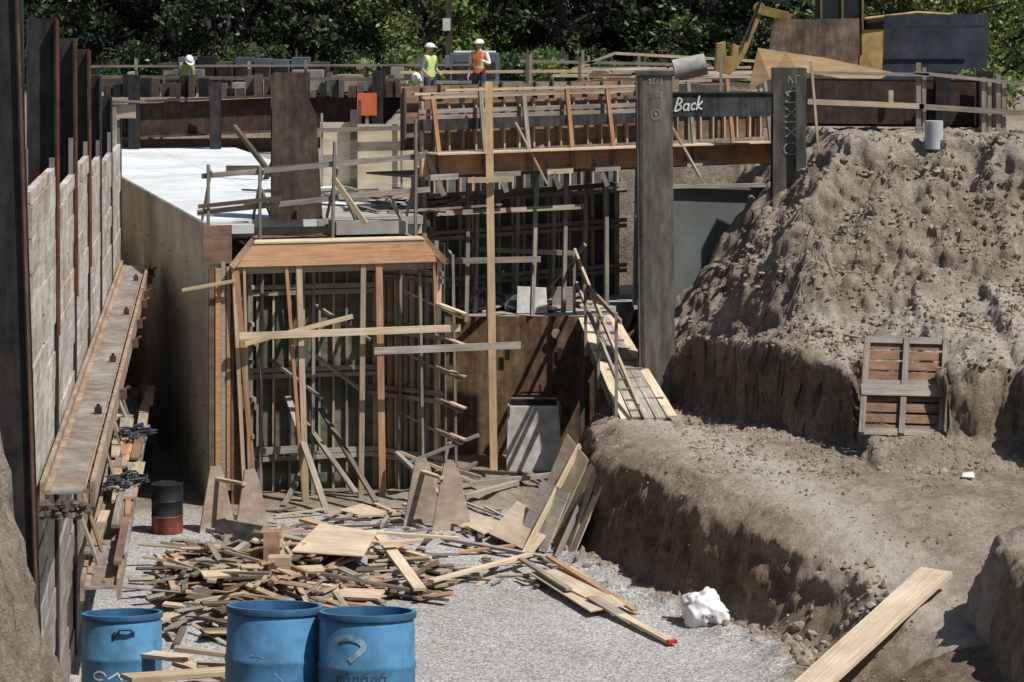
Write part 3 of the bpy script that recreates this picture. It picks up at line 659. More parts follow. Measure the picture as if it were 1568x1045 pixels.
for x0,y0,z0,x1,y1,z1,w,m in((-3.7,46.0,.35,-1.9,44.6,.15,.16,orange),(-2.3,44.5,.45,-1.45,41.2,.2,.2,lumber),(-2.6,44.2,.5,-.9,44.4,.35,.12,lumber),(-1.2,45.5,.12,.55,44.0,.12,.12,weath),
    (-1.3,41.8,.2,.3,43.8,.2,.13,lumber),(-2.9,43.0,.5,-1.5,43.5,.5,.12,lumber),(-5.1,44.8,.35,-4.5,42.2,.55,.1,weath),(-3.0,41.2,.45,-1.35,41.4,.1,.1,darkwood),(-3.3,42.8,.55,-1.9,44.8,.4,.1,weath),(-5.6,43.4,.25,-3.6,44.9,.4,.14,weath),(-.9,44.7,.05,.7,44.9,.2,.1,orange)):
    g.beam((x0,y0,z0),(x1,y1,z1),w,.045,m,t=1.15)
g.plate([(-3.55,42.0,.62),(-2.4,42.2,.5),(-2.25,43.5,.62),(-3.2,43.6,.75)],(0,0,1),.02,plytan)
g.plate([(-5.0,43.6,.6),(-4.3,43.4,.55),(-4.2,44.1,.6),(-4.9,44.4,.65)],(0,0,1),.02,steel)
g.box(-3.95,-3.7,41.5,41.72,.3,1.05,plybrown,t=1.6);g.box(-3.85,-3.5,41.2,41.45,.3,.7,lumber)
g.plate([(-4.6,42.6,.5),(-4.0,42.5,.45),(-3.95,42.65,.78),(-4.55,42.75,.82)],(0,-1,.2),.03,steel)
g.done()
g=G('plywood_sheets')
def sheet(pts,m,t=None,th=.02):
    a,b,c=Vector(pts[0]),Vector(pts[1]),Vector(pts[2]);n=(b-a).cross(c-a).normalized();g.plate(pts,n,th,m,t)
sheet([(.28,42.7,.12),(1.2,40.0,.12),(1.75,40.35,.14),(1.0,43.1,.14)],plytan,1.0)
sheet([(-.95,47.0,.08),(-.5,45.9,.1),(-.1,46.6,.12),(-.7,47.8,.1)],plytan,1.0)
sheet([(-.4,45.7,.15),(.35,44.2,.12),(.75,45.1,.45),(.1,46.6,.55)],plytan,.95)
sheet([(.1,45.4,.15),(.6,44.4,.1),(1.0,45.0,1.0),(.55,46.0,1.05)],weath,1.3)
sheet([(.35,46.2,.3),(.72,45.3,.15),(1.35,45.6,1.45),(1.0,46.9,1.7)],plytan,1.0)
sheet([(.62,45.6,.1),(.95,44.5,.0),(1.5,45.0,1.35),(1.25,46.2,1.5)],plytan,.8)
sheet([(.85,44.9,.0),(1.02,44.2,.0),(1.62,44.7,1.3),(1.52,45.4,1.35)],plytan,.9)
sheet([(-3.2,48.3,.05),(-2.6,47.6,.05),(-2.3,48.1,.06),(-2.8,48.9,.05)],plytan,1)
g.beam((.2,44.3,.1),(1.2,46.3,1.6),.05,.1,lumber);g.beam((.75,44.2,.05),(1.5,45.6,1.4),.05,.1,weath)
g.done()
g=G('loose_planks')
g.beam((.95,41.4,.16),(2.35,38.3,.08),.14,.045,lumber,t=1.2);g.beam((1.25,40.7,.2),(1.85,39.4,.1),.2,.02,weath);g.beam((.6,43.4,.25),(1.9,40.2,.1),.09,.04,orange)
g.beam((2.33,38.34,.09),(2.36,38.27,.088),.145,.05,redm)
g.beam((.1,43.6,.2),(.9,41.2,.2),.1,.04,weath);g.beam((2.3,40.0,.05),(3.3,39.2,.1),.04,.03,darkwood);g.done()
g=G('wooden_plank');g.beam((3.75,34.7,.18),(6.1,37.5,1.3),.52,.06,lumber,t=(1.2,1.22,1.25));g.done()
g=G('fallen_timbers')
for p,q,w,m in(((-1.6,49.4,.25),(.9,50.4,.35),.12,weath),((-1.3,51.2,.3),(.3,50.6,.3),.1,darkwood),((-.9,48.9,.2),(.1,49.8,.3),.12,weath),((-2.1,50.5,.7),(-.6,50.3,.3),.1,weath),((-1.7,49,.1),(-.7,50.8,.5),.08,darkwood),((-2.2,49.6,.9),(-1.2,48.6,.15),.1,weath)):
    g.beam(p,q,w,w*.7,m)
g.done()
gusm=M('gusset_ply',(.30,.23,.18),(.42,.34,.275),(2,6,1),coord='UV',stain=.3,sscale=2)
def gusset(cx,cy,ang,h=1.15,sc=1.2):
    g=G('plywood_a_frame_bracket');ca,sa=math.cos(ang),math.sin(ang)
    def W(x,y,z):return (cx+(x*ca-y*sa)*sc,cy+(x*sa+y*ca)*sc,z)
    for yy,dx in((-.28,.12),(.28,-.1)):
        g.plate([W(-.33+dx,yy,0),W(.33+dx,yy,0),W(.13+dx,yy+.02,h*.85),W(.06+dx,yy+.02,h),W(-.12+dx,yy+.02,h)],(-sa,ca,0),.03,gusm,t=R(1.0,1.15))
    g.beam(W(-.28,-.28,.05),W(-.28,.28,.05),.08,.06,weath);g.beam(W(-.05,-.3,h*.8),W(-.1,.3,h*.8),.1,.05,plytan);g.beam(W(.3,-.28,.04),W(.2,.28,.04),.08,.06,weath)
    g.done()
gusset(-4.95,46.6,.75);gusset(-1.35,47.0,.45,1.2)
g=G('oil_drum')
pr=[(0,0),(.27,0),(.28,.02),(.28,.29),(.292,.305),(.28,.32),(.28,.57),(.292,.585),(.28,.6),(.28,.86),(.29,.875),(.27,.88),(.265,.86),(0,.86)]
g.lathe((-6.15,46.6,0),pr,28,[redpaint]*5+[black]*8);g.done(smooth=True)
# ---------------------------------------------------------------- blue drums
spray=M('spray_paint_pale',(.20,.34,.48),(.36,.48,.58),(25,25,25),stain=.5,sscale=12)
dark_mark_shade=M('dark_marking_and_cutout_shade',(.03,.06,.10),(.05,.09,.14),(25,25,25),stain=.3,sscale=12)  # drum lettering, and the painted shade of the handle cutout
def drum(x,y,z,kind,tilt=-7):
    g=G('blue_plastic_drum')
    pr=[(0,0),(.25,0),(.28,.03),(.292,.1),(.292,.28),(.299,.295),(.299,.315),(.292,.33),(.294,.58),(.300,.595),(.300,.615),(.292,.63),(.290,.84),(.283,.865),(.280,.875),(.297,.882),(.3,.90),(.295,.92),(.272,.92),(.266,.86),(.262,.4),(0,.38)]
    mm=[blue]*14+[bluedk]*3+[blue]+[bluedk]*3
    g.lathe((0,0,0),pr,56,mm)
    def mark(S,w,m,r=.2945):
        for s_ in S:
            for i in range(len(s_)-1):
                (a0,z0),(a1,z1)=s_[i],s_[i+1];d=Vector((a1-a0,z1-z0));l=d.length
                if l<1e-5:continue
                d/=l;px,pz=-d.y*w/2,d.x*w/2;pts=[]
                for (u,v_) in((a0-px-d.x*w*.2,z0-pz-d.y*w*.2),(a0+px-d.x*w*.2,z0+pz-d.y*w*.2),(a1+px+d.x*w*.2,z1+pz+d.y*w*.2),(a1-px+d.x*w*.2,z1-pz+d.y*w*.2)):
                    th=u/r-math.pi/2;rr=r+.0015+(.001 if m is black else 0);pts.append((rr*math.cos(th),rr*math.sin(th),v_))
                g.face(pts,m)
    if kind==2:
        mark([arc(-.10,.74,.10,.05,150,-20,16)+[(-.03,.70),(-.08,.66),(-.20,.63)]],.035,spray)
        for k in range(6):
            xx=-.17+k*.055;mark([[(xx,.49),(xx+R(-.01,.01),.56)],[(xx,.56),(xx+.03,.56),(xx+.03,.49)],[(xx,.52),(xx+.03,.52)]],.010,dark_mark_shade)
            if k%2: mark([[(xx,.57),(xx+.03,.59)]],.01,dark_mark_shade)
    if kind==1:
        mark([[(-.02,.8),(-.02,.75)]],.012,black,.292);mark([[(.0,.79),(.13,.79)]],.05,dark_mark_shade,.292)  # wide dark patch paints the shaded hollow of the handle cutout
        mark([arc(-.12,.5,.05,.03,0,300,8),[(-.05,.48),(.02,.52),(.05,.47)]],.012,white)
        g.tube([(.02,-.285,.8),(.03,-.32,.83),(.11,-.31,.83),(.13,-.27,.8)],.012,bluedk)
    if kind==0:
        mark([[(.05,.55),(.1,.5),(.08,.42)],[(-.1,.65),(-.02,.64)]],.006,spray)
    o=g.done(smooth=True);o.location=(x,y,z);o.rotation_euler=(math.radians(tilt),math.radians(R(-1,1)),R(-.1,.1));return o
drum(-1.475,15.97,4.86,0);drum(-.884,15.82,4.86,2);drum(-2.86,19.1,4.08,1)
g=G('scrap_wood')
for i in range(12):
    x=R(-2.6,-1.95);y=R(17.3,19.0);board(g,x,y,4.5+R(0,.33),R(.35,.8),R(.07,.14),.03,R(-.6,.6),R(-.1,.1),rng.choice([lumber,weath,plytan,lumber]))
for i in range(16):
    x=R(-2.6,-2.1);y=R(17.2,19.0);board(g,x,y,4.15+R(0,.4),R(.4,.8),R(.09,.2),.05,R(0,3),R(-.2,.2),weath)
g.beam((-2.6,17.6,4.93),(-1.95,18.1,4.85),.16,.03,lumber);g.done()
# ---------------------------------------------------------------- frame panel, bag, cylinder
g=G('wooden_frame_panel')
o_=Vector((5.85,44.0,2.2));rt=Vector((1.42,.12,-.05));up_=Vector((.22,.85,1.5))
def PF(a,b):return o_+rt*a+up_*b
nn=rt.cross(up_).normalized()
if nn.y>0:nn=-nn
for b in(.02,.52,.98): g.beam(PF(0,b),PF(1,b),.04,.12,weath,up=up_,t=.8)
for a in(.02,.5,.98): g.beam(PF(a,0)+nn*.03,PF(a,1)+nn*.03,.1,.05,weath,up=nn,t=.75)
for k in range(9):
    b=.06+k*.11
    g.beam(PF(0.03,b)-nn*.05,PF(.97,b+R(-.01,.01))-nn*.05,.15,.02,plybrown,up=nn,t=(1.05,.95,.9))
g.beam(PF(-.02,.44)+nn*.06,PF(1.02,.44)+nn*.06,.2,.03,weath,up=nn,t=.9)
g.done()
def lump(name,c,sz,mat,seed,amp=.25,sub=4,fr=3):
    bm=bmesh.new();bmesh.ops.create_icosphere(bm,subdivisions=sub,radius=1)
    for v in bm.verts:
        p=v.co.copy();n_=mn.noise(p*fr*.5+Vector((seed,0,0)))-.7*abs(mn.noise(p*fr+Vector((0,seed,0))))+.12*mn.noise(p*fr*3)
        v.co=p*(1+amp*n_);v.co.x*=sz[0];v.co.y*=sz[1];v.co.z=max(v.co.z*sz[2],-sz[2]*.55)
    me=bpy.data.meshes.new(name);bm.to_mesh(me);bm.free();me.materials.append(mat)
    ca=me.color_attributes.new('tint','FLOAT_COLOR','POINT');ca.data.foreach_set('color',np.ones(len(me.vertices)*4,dtype=np.float32))
    me.polygons.foreach_set('use_smooth',[True]*len(me.polygons))
    o=bpy.data.objects.new(name,me);o.location=c;COL.objects.link(o);return o
bag=lump('white_plastic_bag',(2.93,39.7,.2),(.34,.3,.36),whitebag,3,.45,5,2.0)
g=G('bag_details')
g.tube([(2.76,39.6,.3),(2.70,39.55,.47),(2.73,39.55,.53)],[.07,.04,.01],whitebag,8);g.tube([(3.12,39.6,.2),(3.24,39.55,.26),(3.28,39.5,.25)],[.06,.035,.01],whitebag,8)
for k in range(4):
    g.ribbon([(2.88+k*.045,39.37,.17),(2.88+k*.045,39.37,.23)],.01,steel,(0,-1,0));g.ribbon([(2.88+k*.045,39.37,.23-.03*(k%2)),(2.905+k*.045,39.37,.23-.03*(k%2))],.01,steel,(0,-1,0))
e=g.done(smooth=False);e.parent=bag;e.location=Vector(e.location)-bag.location
g=G('grey_bucket');zb=hz(8.4,52.0);g.lathe((8.4,52.0,zb-.15),[(0,0),(.18,0),(.18,.56),(.0,.56)],24,M('pvc_grey',(.42,.45,.48),(.5,.53,.55),stain=.2),t=1);g.done(smooth=True)  # light grey bucket standing on the mound top
# ---------------------------------------------------------------- right-hand top
g=G('steel_waler_beam');g.hb((6.15,55,7.35),(10.4,55.3,7.3),.3,1.0,steel,face=(0,0,1),t=.6);g.beam((6.15,54.84,7.36),(10.4,55.1,7.3),.03,.9,rust,t=(.45,.42,.42))
for x in(9.0,9.9): g.hb((x,54.7,6),(x,54.7,8.0),.3,.3,steel,t=.8)
g.box(7.9,8.0,54.78,54.83,7.3,7.6,lumber);g.done()
g=G('site_guardrail')
for x,z in((8.4,8.2),(10.05,7.95),(9.75,7.9)):
    g.post(x,54.0,6.5,z,.1,.1,weath);g.post(x+.12,54.0,6.5,z-.1,.08,.05,weath)
g.beam((6.1,53.9,7.4),(8.5,53.9,7.3),.04,.11,lumber);g.beam((8.4,53.9,7.3),(10.7,53.9,7.15),.04,.11,weath);g.beam((6.2,53.9,8.0),(8.6,53.9,7.95),.04,.07,weath);g.beam((8.3,53.9,8.0),(10.7,53.9,7.75),.04,.07,weath)
g.beam((6.1,53.3,8.25),(6.28,53.2,6.0),.05,.1,lumber);g.done()
g=G('bent_plywood_sheet')
bent=M('bent_ply',(.28,.18,.09),(.40,.28,.15),(1,6,1),coord='UV',stain=.25)
pp=[((5.05,55.8,7.57),(5.30,56.3,8.46)),((5.5,55.7,7.80),(5.9,56.3,8.36)),((6.1,55.6,7.98),(6.7,56.2,8.25)),((6.9,55.5,7.85),(7.4,55.9,8.1)),((7.6,55.4,7.72),(8.1,55.6,7.95))]
for i in range(4):
    a,b=pp[i],pp[i+1];g.plate([a[0],b[0],b[1],a[1]],(0,1,.3),.025,bent,t=1.0)
g.done()
g=G('steel_trench_plate');g.plate([(5.65,59,6.6),(7.85,59,6.6),(7.9,59.4,9.08),(6.0,59.4,9.05),(5.9,59.4,8.9)],(0,1,0),.05,rust,t=(1.1,1.1,1.1));g.done()
g=G('steel_trench_plate');g.plate([(8.25,58.5,6.6),(10.6,58.5,6.6),(10.75,58.9,9.18),(8.4,58.9,9.15)],(0,1,0),.05,bluesteel,t=.9)
for z in(7.2,8.9): g.beam((8.3,58.45,z),(10.6,58.45,z),.04,.06,bluesteel)
g.done()
g=G('excavator')
g.box(6.9,9.2,62.0,64.2,7.5,8.8,yellow);g.box(6.9,9.0,61.7,62.3,6.65,7.35,black);g.box(6.9,9.0,64,64.6,6.65,7.35,black);g.box(7.5,8.4,62.3,64,7.2,7.5,steel)
g.box(7.3,8.3,61.95,63.0,8.2,10.0,black);g.box(7.35,8.25,61.93,61.95,8.9,9.9,glassm);g.box(7.25,8.35,61.9,63.05,10.0,10.1,yellow)
for x in(7.3,7.8,8.28): g.box(x,x+.05,61.88,61.93,8.8,10,yellow,t=.6)
g.box(8.4,9.2,61.98,63.6,8.8,9.1,steel);g.tube([(8.35,61.9,9.05),(9.6,61.9,9.2),(10.4,62,9.15)],.04,yellow)
def arm(pts,w0,th,y,m=yellow):
    for (a,b) in zip(pts[:-1],pts[1:]): g.beam((a[0],y,a[1]),(b[0],y,b[1]),th,w0,m,up=(0,0,1))
arm([(7.4,8.2),(6.6,9.1),(5.95,9.25)],.22,.3,62.6)
arm([(5.95,9.3),(5.72,8.75),(5.5,8.2),(5.3,7.9)],.17,.22,62.6);arm([(6.6,9.42),(5.95,9.55)],.1,.1,62.6,steel);arm([(5.95,9.5),(5.6,8.5)],.05,.06,62.4,steel)
g.lathe((5.92,62.45,9.3),[(0,.0),(.14,0),(.14,.3),(0,.3)],14,yellow,ax=Matrix.Rotation(-math.pi/2,3,'X'))
g.plate([(4.9,62.4,8.45),(5.1,62.4,8.5),(5.12,62.4,8.15),(5.25,62.4,8.15),(5.28,62.4,8.45),(5.42,62.4,8.4),(5.4,62.4,7.9),(5.2,62.4,7.7),(4.85,62.4,7.8)],(0,1,0),.5,yellow,t=.9)
g.done(bevel=.02)
g=G('stacked_lumber')
for i in range(40):
    x=R(1.0,4.6);y=R(66,69);z=7.0+R(0,.75);g.beam((x,y,z),(x+R(.8,2.6),y+R(-.3,.3),z+R(-.03,.08)),.14,.06,rng.choice([lumber,weath,plytan,lumber]),t=1.15)
g.box(1.2,6.2,66.5,69,6.6,7.1,darkwood);g.done()
g=G('concrete_pipe');g.lathe((4.0,64.5,7.75),[(.27,0),(.27,.8),(.22,.8),(.22,0),(.27,0)],20,conclt,ax=Matrix.Rotation(math.radians(78),3,'Y'),t=.8);g.box(4.0,5.3,64.2,65,6.6,7.4,darkwood);g.done(smooth=True)
g=G('portable_generator');g.box(-1.9,-.4,80,81.2,6.9,7.85,bluegrey);g.box(-1.8,-.5,79.97,80,7.1,7.6,steel);g.box(-1.8,-.5,80.1,81,7.86,7.92,white)
for x in(-1.6,-.7): g.lathe((x,80.0,6.85),[(0,0),(.25,0),(.25,.2),(0,.2)],16,black,ax=Matrix.Rotation(math.pi/2,3,'X'))
g.done(bevel=.02)
g=G('stacked_crates')
for i in range(9):
    x=-11.6+i*.62;g.box(x,x+.56,86,87,6.6,7.5+R(-.1,.15),rng.choice([bluegrey,steel,darkwood]),t=R(.4,.8));g.box(x+.05,x+.5,85.95,85.99,6.8,7.3,steel,t=.8)
for i in range(30):
    x=R(-14,-3);y=R(79,84);g.box(x,x+R(.15,1.0),y,y+R(.2,1),6.6,6.8+R(0,.6),rng.choice([conclt,weath,bluegrey,plytan,darkwood,steel]),t=R(.5,.9))
g.done()
g=G('far_guardrail')
for x in np.arange(-13,14,1.7): g.post(x,78.5,6.5,7.75+R(-.1,.1),.08,.06,rng.choice([weath,darkwood]))
g.beam((-13,78.4,7.5),(-1,78.4,7.55),.04,.07,weath,t=.7);g.beam((-3,70,7.55),(5,70,7.62),.04,.08,lumber);g.beam((-3,70,7.3),(5,70,7.25),.04,.08,weath)
for x in(-2.4,.5,1.9,3.4): g.post(x,69.9,6.5,8.0+R(-.2,.3),.07,.05,weath)
g.beam((1.2,66,7.6),(2.6,66,8.15),.05,.07,lumber);g.beam((2.6,66,8.15),(6.2,66,7.95),.05,.07,lumber);g.beam((.2,66,7.95),(5.0,66,7.85),.05,.07,weath)
g.done()
g=G('upright_stakes')
for x,y,z0,z1,m in((.33,56.2,6.4,8.35,darkwood),(.42,54.4,5.6,7.0,weath),(-2.1,58,5.1,7.6,weath),(1.55,60,6.5,8.1,darkwood),(4.8,60,6.5,8.3,weath),(-3.5,60,5.1,7.2,darkwood)): g.post(x,y,z0,z1,.07,.05,m)
g.done()
g=G('utility_pole');g.post(-2.05,85,6.5,16,.2,.2,bark);g.box(-2.25,-2.0,84.84,84.87,8.5,8.9,white,t=.8);g.box(-2.8,-1.3,84.9,85.1,14.8,14.95,bark);g.box(-2.18,-1.92,84.85,84.9,7.3,7.7,bluegrey);g.done()
g=G('white_building');bm_=M('building_wall',(.45,.44,.42),(.55,.54,.51),stain=.2)
g.box(12.5,26,116,130,6.6,15,bm_,t=1)
for i in range(6):
    g.box(13.3+i*2,14.4+i*2,115.95,116,8.6,10.4,glassm);g.box(13.2+i*2,14.5+i*2,115.9,115.98,8.5,8.6,white)
g.box(12.2,26.3,115.6,130.4,15.0,15.4,white);g.done()
# ---------------------------------------------------------------- vegetation
lm=bpy.data.materials.new('leaves');lm.use_nodes=True
nt=lm.node_tree;N=nt.nodes;Lk=nt.links;N.remove(N['Principled BSDF'])
at=N.new('ShaderNodeAttribute');at.attribute_name='tint'
df=N.new('ShaderNodeBsdfDiffuse');tl=N.new('ShaderNodeBsdfTranslucent');gl=N.new('ShaderNodeBsdfGlossy');gl.inputs['Roughness'].default_value=.45;gl.inputs['Color'].default_value=(.5,.5,.45,1)
ms=N.new('ShaderNodeMixShader');ms.inputs[0].default_value=.35;ms2=N.new('ShaderNodeMixShader');ms2.inputs[0].default_value=.06
Lk.new(at.outputs['Color'],df.inputs[0]);Lk.new(at.outputs['Color'],tl.inputs[0]);Lk.new(df.outputs[0],ms.inputs[1]);Lk.new(tl.outputs[0],ms.inputs[2]);Lk.new(ms.outputs[0],ms2.inputs[1]);Lk.new(gl.outputs[0],ms2.inputs[2]);Lk.new(ms2.outputs[0],N['Material Output'].inputs[0])
def foliage(name,centers,radii,per,leaf,base,seed,limbs=None):
    rs=np.random.RandomState(seed);C=[];T=[]
    for c,r in zip(centers,radii):
        n=int(per*r*r/0.5)+20
        d=rs.normal(size=(n,3));d/=np.linalg.norm(d,axis=1)[:,None];rad=r*rs.uniform(.35,1.08,(n,1))**.6
        p=np.array(c)+d*rad*np.array([1,1,.75]);C.append(p)
        k=rs.uniform(.5,1.7);hue=rs.uniform(-.15,.2)
        t=np.array(base)*k*np.array([1+hue,1,1-.2*hue]);T.append(t[None]*rs.uniform(.6,1.4,(n,1)))
    C=np.concatenate(C);T=np.concatenate(T);n=len(C)
    a=rs.normal(size=(n,3));a/=np.linalg.norm(a,axis=1)[:,None];b=np.cross(a,rs.normal(size=(n,3)));b/=np.linalg.norm(b,axis=1)[:,None]
    s=leaf*rs.uniform(.6,1.4,(n,1));V=np.stack([C-a*s,C-b*s*.5,C+a*s,C+b*s*.5],1).reshape(-1,3)
    F=np.arange(4*n).reshape(-1,4);V=V.tolist();F=F.tolist();T4=np.ones((n*4,4));T4[:,:3]=np.repeat(T,4,0)
    T4=T4.tolist();k0=len(F)
    if limbs:
        gg=G('x')
        for pts,rr in limbs: gg.tube(pts,rr,bark,7)
        o=len(V);V+=[list(x) for x in gg.v];F+=[[o+i for i in f] for f in gg.f];T4+=[[1,1,1,1]]*len(gg.v)
    me=bpy.data.meshes.new(name);me.from_pydata(V,[],F);me.materials.append(lm);me.materials.append(bark)
    mi=np.zeros(len(F),dtype=np.int32);mi[k0:]=1;me.polygons.foreach_set('material_index',mi)
    ca=me.color_attributes.new('tint','FLOAT_COLOR','POINT');ca.data.foreach_set('color',np.array(T4,dtype=np.float32).ravel())
    return me
def tree_mesh(seed,h,cr,low,base,leaf=.11,per=130,ncl=66):
    rs=np.random.RandomState(seed);cs=[];rad=[];limbs=[]
    tp=[(0,0,-.3),(rs.uniform(-.2,.2),rs.uniform(-.2,.2),h*.25),(rs.uniform(-.4,.4),rs.uniform(-.3,.3),h*.5),(rs.uniform(-.5,.5),0,h*.85)]
    limbs.append((tp,[.22,.17,.12,.04]))
    if seed%2: limbs.append(([(.35,.1,-.3),(.5,.2,h*.3),(.9,.3,h*.6)],[.14,.11,.04]))
    for i in range(ncl):
        z=low+(h-low)*rs.rand()**1.1;f=(z-low)/(h-low);rr=cr*(.55+.6*math.sin(math.pi*min(1,.25+f*.75)))*rs.uniform(.3,1)
        a=rs.uniform(0,6.28);c=(rr*math.cos(a),rr*math.sin(a),z);cs.append(c);rad.append(rs.uniform(.3,.85))
        if i%4==0:
            zb=min(z*.7,h*.6);limbs.append(([(0,0,zb),(c[0]*.5,c[1]*.5,(zb+z)/2+.2),c],[.08,.05,.015]))
    return foliage('tree',cs,rad,per,leaf,base,seed,limbs)
TM=[tree_mesh(11,7.5,2.4,1.1,(.045,.07,.027)),tree_mesh(12,8.5,2.7,1.4,(.035,.058,.023),.12),tree_mesh(13,6.5,2.3,.7,(.07,.105,.035)),tree_mesh(14,6,2.0,.5,(.15,.20,.055),.10)]
def put(me,name,x,y,z,s,rz):
    o=bpy.data.objects.new(name,me);o.location=(x,y,z);o.scale=(s,s,s);o.rotation_euler=(0,0,rz);COL.objects.link(o)
pos=[(-18,97,1),(-15.2,93,0),(-12.6,95,1),(-10.5,92,0),(-8.2,96,1),(-6.3,92,0),(-4.4,97,1),(-3.0,91,3),(-.6,95,2),(1.6,93,1),(4.0,96,0),(6.3,93,2),(8.4,96,1),(10.6,91,2),(12.6,95,0),(15.0,90,3),(16.8,96,2),(19.5,95,3),
 (-16.5,104,1),(-12,106,1),(-7,105,0),(-2,106,3),(2.5,105,2),(7,106,0),(11.5,104,1),(20,108,1),(-20,104,1),(-14,112,2),(-9,113,0),(-4.5,112,2),(0,113,2),(5,112,2),(9.5,113,2)]
for x,y,k in pos: put(TM[k],'tree',x,y,6.55,R(.9,1.2),R(0,6.28))
def bush(seed,base,n=10,leaf=.09):
    rs=np.random.RandomState(seed);cs=[(rs.uniform(-1.1,1.1),rs.uniform(-.6,.6),rs.uniform(.2,1.3)) for _ in range(n)]
    return foliage('shrub',cs,[rs.uniform(.25,.6) for _ in cs],170,leaf,base,seed)
BM=[bush(31,(.045,.07,.026)),bush(32,(.16,.21,.065)),bush(33,(.08,.12,.04))]
for i in range(40):
    x=-19+i*.98+R(-.3,.3);k=rng.choice([0,0,0,2]) if x<-4 or (2<x<9) else rng.choice([1,2,2]);put(BM[k],'shrub',x,R(88.5,91.5),6.5,R(.7,1.2),R(0,6.28))
put(BM[1],'shrub',-3.6,84,6.4,1.1,.4);put(BM[1],'shrub',12.2,66,6.5,.9,1);put(BM[2],'shrub',10.3,56,6.4,.5,1);put(BM[1],'shrub',10.6,58,6.8,.8,2)
cs=[];rd=[]
for i in range(34):
    x=R(8.9,10.4);y=R(50.5,53);cs.append((x,y,hz(x,y)+.02));rd.append(R(.04,.11))
wm=foliage('weeds',cs,rd,900,.035,(.16,.17,.09),5)
o=bpy.data.objects.new('weeds',wm);COL.objects.link(o)
g=G('dead_roots')
for i in range(40):
    x=5.9+R(-.9,.9);y=48.9+R(-.7,.7);z=hz(x,y);a=R(0,6.28);pts=[(x,y,z)]
    for k in range(4): x+=math.cos(a)*.2;y+=math.sin(a)*.2;a+=R(-.6,.6);pts.append((x,y,hz(x,y)+R(.0,.12)))
    g.tube(pts,.008,rng.choice([weath,darkwood]),4)
g.done()
g=G('scrap_board');z=hz(6.05,47.4);g.beam((5.8,47.7,z+.12),(6.3,47.2,z+.08),.12,.03,weath);g.done()
g=G('paper_scrap');z=hz(7.4,42.2);g.plate([(7.25,42.1,z+.04),(7.45,42.05,z+.03),(7.47,42.3,z+.08),(7.3,42.3,z+.06)],(0,0,1),.01,white);g.done()
